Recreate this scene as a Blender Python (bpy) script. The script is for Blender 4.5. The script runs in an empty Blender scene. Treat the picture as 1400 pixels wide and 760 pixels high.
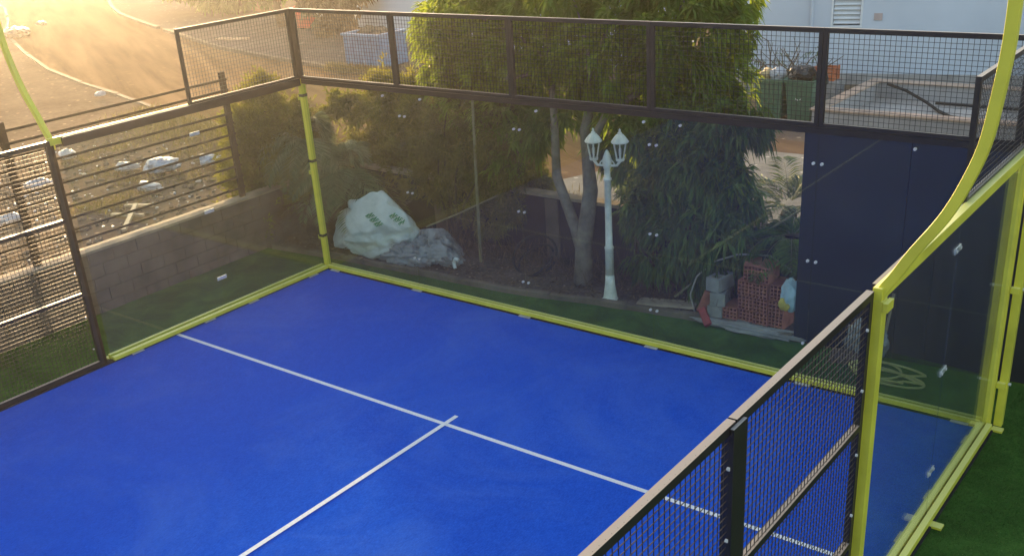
import bpy, bmesh, math, random
import numpy as np
from mathutils import Vector, Matrix, noise
R = math.radians
rng = np.random.default_rng(7)
random.seed(7)
scene = bpy.context.scene
COL = scene.collection

# ------------------------------------------------------------------ materials
MATS = {}
def nodes_of(name):
    m = bpy.data.materials.new(name); m.use_nodes = True
    nt = m.node_tree; bs = nt.nodes['Principled BSDF']
    MATS[name] = m
    return m, nt, bs
def N(nt, typ, **kw):
    n = nt.nodes.new(typ)
    for k, v in kw.items():
        if k in n.inputs: n.inputs[k].default_value = v
        else: setattr(n, k, v)
    return n
def ramp(nt, fac, stops):
    r = nt.nodes.new('ShaderNodeValToRGB'); nt.links.new(fac, r.inputs[0])
    e = r.color_ramp.elements
    while len(e) < len(stops): e.new(0.5)
    for i, (p, c) in enumerate(stops):
        e[i].position = p; e[i].color = (*c, 1) if len(c) == 3 else c
    return r.outputs[0]
def mixc(nt, fac, a, b, mode='MIX'):
    n = nt.nodes.new('ShaderNodeMix'); n.data_type = 'RGBA'; n.blend_type = mode
    for k, v in ((0, fac), (6, a), (7, b)):
        if hasattr(v, 'links'): nt.links.new(v, n.inputs[k])
        else: n.inputs[k].default_value = (*v, 1) if isinstance(v, tuple) and len(v) == 3 else v
    return n.outputs[2]
def noise_tex(nt, scale, detail=4, rough=.55, stretch=None, dist=0.0):
    tc = nt.nodes.new('ShaderNodeTexCoord')
    src = tc.outputs['Object']
    if stretch:
        mp = nt.nodes.new('ShaderNodeMapping'); mp.inputs['Scale'].default_value = stretch
        if len(stretch) == 3: nt.links.new(src, mp.inputs[0]); src = mp.outputs[0]
    n = N(nt, 'ShaderNodeTexNoise', Scale=scale, Detail=detail, Roughness=rough, Distortion=dist)
    nt.links.new(src, n.inputs['Vector'])
    return n.outputs[0]
def bump(nt, bs, h, strength=.4, dist=.01):
    b = N(nt, 'ShaderNodeBump', Strength=strength, Distance=dist)
    nt.links.new(h, b.inputs['Height']); nt.links.new(b.outputs[0], bs.inputs['Normal'])
def simple(name, col, rough=.6, var=.25, scale=6., metal=0., spec=.5, bmp=0., bscale=None, top_sheen=None, dark=None):
    """A colour broken up by noise; dust: settled dust colour on faces that look up."""
    m, nt, bs = nodes_of(name)
    f = noise_tex(nt, scale, 5)
    lo = tuple(c * (1 - var) for c in col) if dark is None else dark
    hi = tuple(min(1, c * (1 + var)) for c in col)
    c = ramp(nt, f, [(.3, lo), (.7, hi)])
    if top_sheen:
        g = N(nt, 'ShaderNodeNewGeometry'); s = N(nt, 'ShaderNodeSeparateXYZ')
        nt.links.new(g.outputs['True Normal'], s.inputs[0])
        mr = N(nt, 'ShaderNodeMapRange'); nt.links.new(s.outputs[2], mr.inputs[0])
        mr.inputs[1].default_value = .6; mr.inputs[2].default_value = .95; mr.inputs[4].default_value = top_sheen[1]
        c = mixc(nt, mr.outputs[0], c, top_sheen[0])
    nt.links.new(c, bs.inputs['Base Color'])
    rr = N(nt, 'ShaderNodeMapRange'); nt.links.new(f, rr.inputs[0])
    rr.inputs[3].default_value = max(0, rough - .1); rr.inputs[4].default_value = min(1, rough + .12)
    nt.links.new(rr.outputs[0], bs.inputs['Roughness'])
    if rough >= .8: spec = min(spec, .06)
    bs.inputs['Metallic'].default_value = metal; bs.inputs['Specular IOR Level'].default_value = spec
    if bmp: bump(nt, bs, noise_tex(nt, bscale or scale * 4, 6), bmp)
    return m
def rgb(h):
    h = h.lstrip('#'); v = [int(h[i:i + 2], 16) / 255 for i in (0, 2, 4)]
    return tuple(c / 12.92 if c < .04045 else ((c + .055) / 1.055) ** 2.4 for c in v)

TOP_SHEEN = ((.27, .245, .22), .85)  # beige painted on frame tops in place of reflected sky
M_black = simple('black_powder_coat', (.012, .012, .014), .42, .3, 9, top_sheen=TOP_SHEEN)
M_wire = simple('black_mesh_wire', (.016, .015, .015), .5, .2, 9)
M_yellow = simple('yellow_powder_coat', (.66, .61, .06), .4, .14, 2.2, top_sheen=((.82, .80, .28), .7))  # pale yellow painted on upward faces for the light on them
M_clip = simple('stainless_clip', (.75, .76, .78), .3, .1, 20, metal=.6)
M_bolt = simple('bolt_white', (.6, .6, .6), .35, .1, 20)
M_rubber = simple('black_rubber', (.01, .01, .01), .7, .2, 12)
M_plinth = simple('shaded_concrete_plinth', (.03, .03, .035), .85, .4, 9, bmp=.3)  # concrete strip, darkened for the shadow gap under the bottom rail
M_block = simple('grey_block', (.15, .118, .098), .92, .28, 2.2, bmp=.5, bscale=30)
M_coping = simple('mortar_coping', (.36, .29, .22), .9, .3, 4, bmp=.6, bscale=25)
M_slat = simple('dark_steel_slat', (.035, .026, .02), .8, .3, 8, spec=.1)
M_navy = simple('navy_panel', (.006, .010, .0165), .55, .5, 1.1, bmp=.08, bscale=5)
M_white_wall = simple('white_render', (.60, .66, .74), .85, .06, .6, bmp=.15, bscale=20)
M_stained = simple('stained_plaster', (.42, .40, .38), .9, .3, 2, bmp=.3)
M_louvre = simple('white_louvre', (.78, .8, .82), .5, .05, 4)
M_dark = simple('dark_void', (.03, .035, .04), .8, .2, 4)
M_lamp = simple('white_lamp_paint', (.80, .80, .73), .42, .12, 9, dark=(.60, .60, .54))
M_bark = simple('pale_grey_bark', (.19, .165, .135), .9, .35, 7, bmp=.6, bscale=26)
M_bark2 = simple('brown_bark', (.07, .05, .035), .95, .4, 9, bmp=.6)
M_brick = simple('red_clay', (.40, .165, .12), .9, .28, 6, bmp=.3)
M_brickshade = simple('red_clay_hole_shade', (.12, .04, .03), .95, .3, 6)  # darker clay colour, painted shade for the brick holes
M_cement = simple('cement_grey', (.29, .29, .28), .92, .22, 5, bmp=.5, bscale=30)
M_kerb = simple('old_kerb_concrete', (.17, .14, .105), .92, .3, 3, bmp=.5, bscale=22)
M_poolcop = simple('pinkish_coping', (.52, .38, .29), .85, .18, 3, bmp=.2)
M_poolfl = simple('pool_concrete', (.38, .36, .35), .9, .18, 1.2, bmp=.2)
M_bin = simple('green_bin_plastic', (.07, .16, .10), .5, .2, 3)
M_binlid = simple('dark_bin_plastic', (.03, .045, .04), .5, .2, 3)
M_skip = simple('blue_skip_steel', (.085, .22, .40), .55, .22, 3)
M_red = simple('red_plastic', (.52, .06, .03), .5, .15, 3)
M_orange = simple('orange_crate_plastic', (.50, .14, .05), .5, .15, 5)
M_hose = simple('pale_hose', (.34, .33, .29), .55, .2, 5)
M_hosey = simple('yellow_hose', (.42, .40, .15), .5, .15, 5)
M_blackbag = simple('black_bag', (.015, .015, .018), .3, .3, 9, bmp=.8, bscale=14)
M_whitebag = simple('white_bag', (.48, .48, .49), .4, .12, 9, bmp=.8, bscale=14)
M_wood = simple('weathered_wood', (.42, .33, .22), .8, .25, 8, bmp=.3)
M_bamboo = simple('bamboo', (.20, .19, .10), .6, .3, 12)
M_twig = simple('dry_twig', (.17, .13, .09), .9, .4, 12)
M_grey = simple('grey_steel', (.25, .25, .26), .5, .2, 8, top_sheen=TOP_SHEEN)
M_plate = simple('galvanised_plate', (.42, .43, .45), .5, .2, 8)
M_pvc = simple('white_pvc', (.75, .76, .78), .5, .1, 8)

def court_mat():
    m, nt, bs = nodes_of('blue_court_turf')
    a = noise_tex(nt, .75, 5, .68, dist=.9)                 # sand worked unevenly into the pile
    b = noise_tex(nt, 11, 6, .75, (1, .55, 1), .4)
    c = noise_tex(nt, 62, 4, .85, (1, .4, 1), .3)
    base = ramp(nt, a, [(.32, (.002, .068, .52)), (.62, (.005, .090, .63)), (.74, (.055, .165, .70))])
    base = mixc(nt, .6, base, ramp(nt, b, [(.33, (.002, .06, .49)), (.68, (.02, .125, .70))]))
    base = mixc(nt, .42, base, ramp(nt, c, [(.35, (.002, .032, .30)), (.7, (.035, .165, .78))]))
    sd = noise_tex(nt, .42, 6, .7, dist=1.1)               # sand swept into drifts
    mr = N(nt, 'ShaderNodeMapRange'); nt.links.new(sd, mr.inputs[0]); mr.inputs[1].default_value = .48; mr.inputs[2].default_value = .75; mr.inputs[4].default_value = .34
    base = mixc(nt, mr.outputs[0], base, (.085, .20, .62))
    nt.links.new(base, bs.inputs['Base Color'])
    bs.inputs['Roughness'].default_value = .95; bs.inputs['Specular IOR Level'].default_value = 0
    bump(nt, bs, c, .5, .006)
    return m
M_court = court_mat()
def line_mat():
    m, nt, bs = nodes_of('white_turf_line')
    c = ramp(nt, noise_tex(nt, 60, 4, .7), [(.3, (.60, .64, .68)), (.7, (.80, .83, .86))])
    nt.links.new(c, bs.inputs['Base Color']); bs.inputs['Roughness'].default_value = .9
    return m
M_line = line_mat()
def turf_mat():
    m, nt, bs = nodes_of('green_turf')
    a = noise_tex(nt, 1.6, 5, .65, dist=.8); b = noise_tex(nt, 55, 5, .8, (1, .6, 1))
    c = ramp(nt, a, [(.33, (.018, .048, .010)), (.52, (.055, .14, .026)), (.68, (.105, .225, .045))])
    c = mixc(nt, .5, c, ramp(nt, b, [(.3, (.014, .04, .009)), (.7, (.075, .16, .036))]))
    nt.links.new(c, bs.inputs['Base Color']); bs.inputs['Roughness'].default_value = .9
    bs.inputs['Specular IOR Level'].default_value = 0
    bump(nt, bs, b, .7, .015)
    return m
M_turf = turf_mat()
def ground_mat(name, cols, s1, s2, spec=.0, rough=.9, bmp=.6, dist=.03):
    m, nt, bs = nodes_of(name)
    a = noise_tex(nt, s1, 6, .62, dist=.5); b = noise_tex(nt, s2, 6, .75)
    c = ramp(nt, a, [(.28, cols[0]), (.5, cols[1]), (.72, cols[2])])
    c = mixc(nt, .45, c, ramp(nt, b, [(.3, cols[0]), (.7, cols[2])]))
    v = N(nt, 'ShaderNodeTexVoronoi', Scale=s2 * .45); tc = N(nt, 'ShaderNodeTexCoord')
    nt.links.new(tc.outputs['Object'], v.inputs['Vector'])
    sp = N(nt, 'ShaderNodeMapRange'); nt.links.new(v.outputs[0], sp.inputs[0])
    sp.inputs[1].default_value = .10; sp.inputs[2].default_value = .16; sp.inputs[3].default_value = .55; sp.inputs[4].default_value = 0
    c = mixc(nt, sp.outputs[0], c, v.outputs['Color'] if False else tuple(min(1, x * 2.1) for x in cols[2]))
    nt.links.new(c, bs.inputs['Base Color']); bs.inputs['Roughness'].default_value = rough
    bs.inputs['Specular IOR Level'].default_value = spec
    bump(nt, bs, b, bmp, dist)
    return m
M_dirt = ground_mat('dry_dirt', [(.085, .060, .036), (.17, .122, .077), (.28, .205, .135)], .35, 6)
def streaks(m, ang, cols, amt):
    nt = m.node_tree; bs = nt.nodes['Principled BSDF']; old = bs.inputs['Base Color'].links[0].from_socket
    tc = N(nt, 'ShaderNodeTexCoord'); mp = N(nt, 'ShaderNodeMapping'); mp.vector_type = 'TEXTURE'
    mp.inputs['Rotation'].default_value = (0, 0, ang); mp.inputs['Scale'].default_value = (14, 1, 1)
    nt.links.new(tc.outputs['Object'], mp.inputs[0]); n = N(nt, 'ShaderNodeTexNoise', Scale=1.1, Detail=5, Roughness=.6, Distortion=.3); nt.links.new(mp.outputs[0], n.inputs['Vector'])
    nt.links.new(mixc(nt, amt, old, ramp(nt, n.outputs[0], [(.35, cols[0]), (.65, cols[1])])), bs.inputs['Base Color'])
M_soil = ground_mat('dark_garden_soil', [(.05, .038, .029), (.115, .09, .07), (.25, .205, .165)], 1.2, 16, bmp=.9)
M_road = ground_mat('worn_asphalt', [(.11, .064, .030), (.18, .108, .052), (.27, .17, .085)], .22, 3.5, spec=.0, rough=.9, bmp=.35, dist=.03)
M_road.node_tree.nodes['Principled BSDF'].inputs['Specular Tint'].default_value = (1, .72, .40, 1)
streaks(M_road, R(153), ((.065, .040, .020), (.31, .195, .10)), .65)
M_pave = ground_mat('dusty_pavement', [(.08, .07, .06), (.12, .105, .09), (.18, .155, .135)], .4, 5, spec=.0, rough=.9, bmp=.35, dist=.02)

def glass_mat(name, tint, ior=1.5):
    m, nt, bs = nodes_of(name)
    nt.nodes.remove(bs); out = nt.nodes['Material Output']
    t = N(nt, 'ShaderNodeBsdfTransparent', Color=(*tint, 1))
    g = N(nt, 'ShaderNodeBsdfGlossy', Roughness=.015, Color=(1, 1, 1, 1))
    d = N(nt, 'ShaderNodeBsdfDiffuse', Color=(.5, .48, .44, 1))
    ge = N(nt, 'ShaderNodeNewGeometry'); dt = N(nt, 'ShaderNodeVectorMath', operation='DOT_PRODUCT')
    nt.links.new(ge.outputs['Incoming'], dt.inputs[0]); nt.links.new(ge.outputs['Normal'], dt.inputs[1])
    ab = N(nt, 'ShaderNodeMath', operation='ABSOLUTE'); nt.links.new(dt.outputs['Value'], ab.inputs[0])
    om = N(nt, 'ShaderNodeMath', operation='SUBTRACT'); om.inputs[0].default_value = 1; nt.links.new(ab.outputs[0], om.inputs[1])
    pw = N(nt, 'ShaderNodeMath', operation='POWER'); nt.links.new(om.outputs[0], pw.inputs[0]); pw.inputs[1].default_value = 5
    fr = N(nt, 'ShaderNodeMath', operation='MULTIPLY_ADD'); nt.links.new(pw.outputs[0], fr.inputs[0]); fr.inputs[1].default_value = .8; fr.inputs[2].default_value = .024
    a = N(nt, 'ShaderNodeMixShader'); b = N(nt, 'ShaderNodeMixShader')
    f = noise_tex(nt, 1.7, 5, .7)                        # a dusty film on the glass
    mr = N(nt, 'ShaderNodeMapRange'); nt.links.new(f, mr.inputs[0])
    mr.inputs[1].default_value = .35; mr.inputs[2].default_value = .8; mr.inputs[3].default_value = .010; mr.inputs[4].default_value = .030
    nt.links.new(mr.outputs[0], a.inputs[0]); nt.links.new(t.outputs[0], a.inputs[1]); nt.links.new(d.outputs[0], a.inputs[2])
    nt.links.new(fr.outputs[0], b.inputs[0]); nt.links.new(a.outputs[0], b.inputs[1]); nt.links.new(g.outputs[0], b.inputs[2])
    nt.links.new(b.outputs[0], out.inputs[0])
    return m
M_glass = glass_mat('tempered_glass', (.90, .935, .92))
M_lampglass = glass_mat('lantern_glass', (.8, .82, .8))

def leaf_mat(name, stops, trans, tmix=.35, rough=.5):
    m, nt, bs = nodes_of(name)
    at = N(nt, 'ShaderNodeAttribute', attribute_name='tone')
    c = ramp(nt, at.outputs['Fac'], stops)
    nt.links.new(c, bs.inputs['Base Color']); bs.inputs['Roughness'].default_value = rough
    bs.inputs['Specular IOR Level'].default_value = .14
    tr = N(nt, 'ShaderNodeBsdfTranslucent')
    nt.links.new(mixc(nt, .6, c, trans), tr.inputs[0])
    mx = N(nt, 'ShaderNodeMixShader', Fac=tmix)
    nt.links.new(bs.outputs[0], mx.inputs[1]); nt.links.new(tr.outputs[0], mx.inputs[2])
    nt.links.new(mx.outputs[0], nt.nodes['Material Output'].inputs[0])
    return m
M_leaf = leaf_mat('long_green_leaf', [(0, (.012, .030, .008)), (.45, (.045, .098, .020)), (.8, (.12, .205, .042)), (1, (.23, .31, .07))], (.52, .66, .04), .45)
M_leafd = leaf_mat('dark_green_leaf', [(0, (.03, .058, .016)), (.6, (.105, .17, .045)), (1, (.22, .30, .075))], (.14, .18, .03), .28)
M_feather = leaf_mat('feathery_leaf', [(0, (.04, .048, .013)), (.6, (.13, .135, .036)), (1, (.27, .24, .07))], (.26, .24, .03), .35)
M_leafy = leaf_mat('olive_small_leaf', [(0, (.03, .046, .010)), (.5, (.105, .135, .024)), (.85, (.21, .23, .042)), (1, (.32, .30, .07))], (.38, .33, .03), .4)
M_palm = leaf_mat('grey_green_frond', [(0, (.08, .105, .045)), (.6, (.22, .26, .13)), (1, (.42, .45, .28))], (.16, .18, .06), .25)
M_dry = leaf_mat('dry_brown_leaf', [(0, (.05, .032, .018)), (.6, (.11, .075, .042)), (1, (.24, .18, .11))], (.2, .13, .05), .2)
M_weed = leaf_mat('dry_weed', [(0, (.07, .065, .02)), (.6, (.14, .125, .045)), (1, (.22, .18, .08))], (.25, .2, .05), .3)
M_blade = leaf_mat('turf_blade', [(0, (.025, .07, .014)), (.6, (.06, .155, .028)), (1, (.12, .235, .055))], (.07, .14, .03), .2)

def sack_mat():
    m, nt, bs = nodes_of('woven_white_sack')
    c = ramp(nt, noise_tex(nt, 3, 5, .6), [(.3, (.50, .55, .53)), (.6, (.68, .72, .70)), (.8, (.74, .77, .74))])
    st = ramp(nt, noise_tex(nt, 1.8, 4, .6), [(.60, (0, 0, 0)), (.72, (1, 1, 1))])
    c = mixc(nt, st, c, (.42, .38, .30))
    nt.links.new(c, bs.inputs['Base Color']); bs.inputs['Roughness'].default_value = .6
    bump(nt, bs, noise_tex(nt, 7, 5, .65, dist=1.2), .9, .04)
    return m
M_sack = sack_mat()
M_film = simple('grey_plastic_film', (.27, .28, .30), .28, .35, 4, bmp=1., bscale=9)
M_print = simple('green_print', (.06, .26, .11), .6, .2, 14)
M_bluewhite = simple('pale_blue_bag', (.45, .62, .72), .45, .3, 3, bmp=.5, bscale=12)
M_bagyellow = simple('yellow_print', (.5, .40, .08), .5, .2, 9)

# ------------------------------------------------------------------ mesh builder
class MB:
    def __init__(s): s.v = []; s.f = []; s.n = 0
    def add(s, v, f):
        s.v.append(np.asarray(v, float).reshape(-1, 3)); s.f.extend([tuple(int(i) + s.n for i in q) for q in f]); s.n += len(s.v[-1]); return s
    def box(s, x0, x1, y0, y1, z0, z1):
        v = [(x, y, z) for x in (x0, x1) for y in (y0, y1) for z in (z0, z1)]
        return s.add(v, [(0, 1, 3, 2), (4, 6, 7, 5), (0, 4, 5, 1), (2, 3, 7, 6), (0, 2, 6, 4), (1, 5, 7, 3)])
    def bar(s, a, b, w, h, up=(0, 0, 1)):
        """box from a to b, w wide across, h tall along up"""
        a, b, u = Vector(a), Vector(b), Vector(up)
        d = (b - a).normalized(); r = d.cross(u)
        if r.length < 1e-6: r = d.cross(Vector((0, 1, 0)))
        r.normalize(); u = r.cross(d)
        v = []
        for p in (a, b):
            for i, j in ((-1, -1), (1, -1), (1, 1), (-1, 1)): v.append(p + r * (w / 2 * i) + u * (h / 2 * j))
        return s.add([tuple(q) for q in v], [(3, 2, 1, 0), (4, 5, 6, 7), (0, 1, 5, 4), (1, 2, 6, 5), (2, 3, 7, 6), (3, 0, 4, 7)])
    def tube(s, pts, rad, n=8, cap=True):
        pts = [Vector(p) for p in pts]
        if not hasattr(rad, '__len__'): rad = [rad] * len(pts)
        v = []; ref = None
        for i, p in enumerate(pts):
            d = (pts[min(i + 1, len(pts) - 1)] - pts[max(i - 1, 0)]).normalized()
            if ref is None: ref = Vector((0, 0, 1)) if abs(d.z) < .9 else Vector((1, 0, 0))
            r = d.cross(ref).normalized(); u = r.cross(d); ref = u
            for k in range(n):
                a = 2 * math.pi * k / n; v.append(tuple(p + (r * math.cos(a) + u * math.sin(a)) * rad[i]))
        f = [(i * n + k, i * n + (k + 1) % n, (i + 1) * n + (k + 1) % n, (i + 1) * n + k) for i in range(len(pts) - 1) for k in range(n)]
        if cap: f += [tuple(range(n - 1, -1, -1)), tuple(range((len(pts) - 1) * n, len(pts) * n))]
        return s.add(v, f)
    def lathe(s, prof, c=(0, 0, 0), n=20, flute=0):
        v = []
        for r, z in prof:
            for k in range(n):
                a = 2 * math.pi * k / n; rr = r * (1 - flute * (k % 2)); v.append((c[0] + rr * math.cos(a), c[1] + rr * math.sin(a), c[2] + z))
        f = [(i * n + k, i * n + (k + 1) % n, (i + 1) * n + (k + 1) % n, (i + 1) * n + k) for i in range(len(prof) - 1) for k in range(n)]
        f += [tuple(range(n - 1, -1, -1)), tuple(range((len(prof) - 1) * n, len(prof) * n))]
        return s.add(v, f)
    def build(s, name, mat, parent=None, loc=None, smooth=False, bevel=0, tone=None):
        v = np.concatenate(s.v) if s.v else np.zeros((0, 3))
        off = np.array(parent['_o'] if parent is not None else (loc or (0, 0, 0)), float)
        me = bpy.data.meshes.new(name); me.from_pydata((v - off).tolist(), [], s.f)
        if smooth: me.polygons.foreach_set('use_smooth', [True] * len(me.polygons))
        if tone is not None:
            at = me.attributes.new('tone', 'FLOAT', 'POINT'); at.data.foreach_set('value', np.asarray(tone, np.float32))
        me.materials.append(mat); me.update()
        o = bpy.data.objects.new(name, me); COL.objects.link(o)
        if parent is not None: o.parent = parent
        else: o.location = off
        o['_o'] = tuple(off)
        if bevel:
            b = o.modifiers.new('edge', 'BEVEL'); b.width = bevel; b.segments = 2; b.limit_method = 'ANGLE'
        return o
def tag(o, label, cat, group=None, kind=None):
    o['label'] = label; o['category'] = cat
    if group: o['group'] = group
    if kind: o['kind'] = kind
    return o
def thing(name, label, cat, loc, group=None):
    o = bpy.data.objects.new(name, None); COL.objects.link(o); o.location = loc; o['_o'] = tuple(float(c) for c in loc)
    o.empty_display_size = .2
    return tag(o, label, cat, group)
def struct(name, mb, mat, kind='structure', **k):
    o = mb.build(name, mat, **k); o['kind'] = kind; return o
def copy_thing(o, loc, label, rot=None, group=None):
    def rec(a, parent):
        c = a.copy(); COL.objects.link(c)
        if parent is not None: c.parent = parent
        for ch in [x for x in bpy.data.objects if x.parent == a]: rec(ch, c)
        return c
    c = rec(o, None); c.location = loc; c['label'] = label
    if rot is not None: c.rotation_euler = rot
    if group: c['group'] = group
    return c
def sheet(pts, z):
    m = MB(); m.add([(x, y, z) for x, y in pts], [tuple(range(len(pts)))]); return m
def strip(a, b, z):
    m = MB(); n = len(a)
    m.add([(x, y, z) for x, y in a] + [(x, y, z) for x, y in b], [(i, i + 1, n + i + 1, n + i) for i in range(n - 1)]); return m
def lump(c, r, seed, sub=4, amp=.25, freq=2.2, flat=.0, rot=0., crease=.0, facets=0):
    """an uneven closed body (bags, stones, heaps)"""
    bm = bmesh.new(); bmesh.ops.create_icosphere(bm, subdivisions=sub, radius=1)
    v = np.zeros((len(bm.verts), 3)); f = []
    bm.verts.ensure_lookup_table()
    fr_ = np.random.default_rng(int(seed * 100)); planes = [(Vector(norm(fr_.normal(size=3))), fr_.uniform(.70, .92)) for _ in range(facets)]
    for i, q in enumerate(bm.verts):
        d = q.co.normalized(); p = d * freq + Vector((seed * 3.1, seed * 1.7, seed))
        k = 1 + amp * noise.noise(p) + amp * .5 * noise.noise(p * 2.3)
        if crease: k -= crease * abs(noise.noise(p * 3.1 + Vector((9, 0, 0)))) ** .6
        for pn, pd in planes:                            # flat stretched faces meeting in soft folds
            t_ = d.dot(pn) * k
            if t_ > pd: k *= 1 - .85 * (1 - pd / t_)
        x, y, z = d.x * r[0] * k, d.y * r[1] * k, d.z * r[2] * k
        if z < -flat * r[2] and flat: z = -flat * r[2] + (z + flat * r[2]) * .15
        v[i] = (c[0] + x * math.cos(rot) - y * math.sin(rot), c[1] + x * math.sin(rot) + y * math.cos(rot), c[2] + z)
    for q in bm.faces: f.append([w.index for w in q.verts])
    bm.free()
    return MB().add(v, f)

# ------------------------------------------------------------------ foliage
def norm(a): return a / np.maximum(np.linalg.norm(a, axis=-1, keepdims=True), 1e-9)
def leaf_batch(P, D, L, W, droop, tones):
    """P base points, D directions, L lengths: folded, drooping blades of four triangles each"""
    n = len(P); D = norm(D)
    up = norm(rng.normal(size=(n, 3)) * .45 + np.array([0, 0, 1.]))
    S = norm(np.cross(D, up)); U = np.cross(S, D)
    L = np.asarray(L).reshape(-1, 1) * np.ones((n, 1)); W = np.asarray(W).reshape(-1, 1) * np.ones((n, 1))
    mid = P + D * L * .5 - U * W * .25; mid[:, 2] -= (L[:, 0] * droop * .25)
    tip = P + D * L; tip[:, 2] -= L[:, 0] * droop
    l = mid - S * W * .5 + U * W * .25; r = mid + S * W * .5 + U * W * .25
    V = np.stack([P, l, mid, r, tip], 1).reshape(-1, 3)
    b = np.arange(n)[:, None] * 5
    F = np.concatenate([b + np.array([[0, 1, 2]]), b + np.array([[0, 2, 3]]), b + np.array([[1, 4, 2]]), b + np.array([[2, 4, 3]])])
    return V, F, np.repeat(tones, 5)
class Leaves:
    def __init__(s): s.V = []; s.F = []; s.T = []; s.n = 0
    def add(s, V, F, T): s.V.append(V); s.F.append(F + s.n); s.T.append(T); s.n += len(V)
    def build(s, name, mat, parent):
        m = MB(); m.v = [np.concatenate(s.V)]; m.f = np.concatenate(s.F).tolist(); m.n = s.n
        return m.build(name, mat, parent, tone=np.concatenate(s.T))
    def sprays(s, clumps, per, leaves_per, L, W, droop, spread=.8, down=.5, shell=.55):
        """clumps (x,y,z,rx,ry,rz): sprays of leaves spread through each, thicker towards its outside"""
        for (x, y, z, rx, ry, rz) in clumps:
            k = max(3, int(per * (rx * ry * rz) ** (2 / 3)))
            ks = max(5, int(k / 26)); sd_ = norm(rng.normal(size=(ks, 3))); sr = .55 + .45 * rng.random(ks)
            w_ = rng.integers(0, ks, k); sz_ = (.12 + .16 * rng.random(ks))[w_]
            off = sd_[w_] * sr[w_][:, None] + rng.normal(size=(k, 3)) * sz_[:, None]     # twigs gather in tufts with gaps between
            c = np.array([x, y, z]) + off * np.array([rx, ry, rz]); d = norm(off)
            tw = rng.random(ks)[w_]
            base = np.repeat(c, leaves_per, 0)
            od = np.repeat(d, leaves_per, 0)
            D = od * .6 + rng.normal(size=od.shape) * spread + np.array([0, 0, -down])
            n = len(base)
            tone = np.clip(np.repeat(tw * .5 + rng.random(k) * .3, leaves_per) + rng.random(n) * .25, 0, 1)
            s.add(*leaf_batch(base + rng.normal(size=base.shape) * .03, D, L * (.6 + .7 * rng.random(n)), W * (.7 + .5 * rng.random(n)), droop * (.5 + rng.random(n)), tone))
def rosettes(lv, clumps, per, nl, L, W):
    """whorls of long leaves that hang from twig ends, gathered in tufts over each clump"""
    for (x, y, z, rx, ry, rz) in clumps:
        k = max(6, int(per * (rx * ry * rz) ** (2 / 3)))
        d = norm(rng.normal(size=(k, 3))); d[:, 2] = np.abs(d[:, 2]) * np.where(rng.random(k) < .62, 1, -1); rad = .55 + .5 * rng.random(k) ** .7
        c = np.array([x, y, z]) + d * rad[:, None] * np.array([rx, ry, rz])
        st = norm(d * .8 + np.array([0, 0, .35]) + rng.normal(size=(k, 3)) * .35)
        a = norm(np.cross(st, rng.normal(size=(k, 3)))); b = np.cross(st, a)
        sc = .65 + .6 * rng.random(k); tone0 = rng.random(k)
        for q in range(nl):
            ph = q * 2.4 + rng.random(k) * .5; op = .25 + .95 * (q / nl) + rng.normal(size=k) * .12
            D = st * np.cos(op)[:, None] + (a * np.cos(ph)[:, None] + b * np.sin(ph)[:, None]) * np.sin(op)[:, None]
            ll = L * sc * (.75 + .45 * rng.random(k))
            lv.add(*leaf_batch(c - st * (.05 * q / nl), D, ll, W * sc, .35 + .5 * rng.random(k), np.clip(tone0 * .6 + rng.random(k) * .35 + (.12 if q < 3 else 0), 0, 1)))
def frond(lv, base, az, elev, length, n, leaflet, width, sag, rach=None, vee=.6):
    """one feather frond: a curved rachis with leaflets in two rows"""
    t = np.linspace(0.12, 1, n)
    d = np.array([math.cos(az), math.sin(az), 0]); s = np.array([-math.sin(az), math.cos(az), 0])
    P = np.array(base) + np.outer(t * length * math.cos(elev), d); P[:, 2] += t * length * math.sin(elev) - sag * length * t ** 2.2
    T = norm(np.gradient(P, axis=0))
    prof = np.sin(np.pi * np.clip(t * .86 + .1, 0, 1)) ** .6
    for sg in (-1, 1):
        D = T * .75 + s * sg * 1. + np.array([0, 0, vee * .5]) + rng.normal(size=P.shape) * .08
        lv.add(*leaf_batch(P.copy(), D, leaflet * prof, width, .35, np.clip(rng.random(n) * .5 + rng.random() * .5, 0, 1)))
    if rach is not None: rach.tube([tuple(q) for q in P[::3]], [.006 * (1 - .7 * k) for k in np.linspace(0, 1, len(P[::3]))], 4)
def limb(m, a, b, r0, r1, bend=.1, n=6, seed=0):
    a, b = np.array(a, float), np.array(b, float); t = np.linspace(0, 1, n)[:, None]
    rr = np.random.default_rng(seed); off = rr.normal(size=3) * bend * np.linalg.norm(b - a)
    P = a + (b - a) * t + off * np.sin(np.pi * t)
    m.tube([tuple(p) for p in P], list(np.linspace(r0, r1, n)), 7)

# ================================================================== SETTING
struct('ground', sheet([(-170, -140), (140, -140), (140, 170), (-170, 170)], -.06), M_dirt)
near = [(-75, 30), (-60, 25.2), (-50, 21.5), (-42.8, 17.8), (-37.9, 15.0), (-30.7, 11.9), (-25, 9.7), (-21, 8.55), (-17.7, 7.76), (-15.2, 7.1), (-12.6, 6.5), (-8, 5.8), (0, 5.0), (10, 4.6), (24, 4.4)]
far = [(-66, 46), (-55, 33), (-45.7, 25.6), (-41.5, 23.1), (-37.7, 21.1), (-32.4, 19.0), (-28.4, 17.5), (-22, 15.1), (-17.5, 14.1), (-14.2, 13.45), (-11.1, 12.76), (-6, 11.8), (-2, 11.0), (8, 10.0), (24, 9.6)]
struct('road', strip(near, far, -.05), M_road)
pav = [(x, y + 5.6) for x, y in far[1:12]]
struct('pavement', strip([(x, y + .2) for x, y in far[1:12]], pav, -.02), M_pave)
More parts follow.
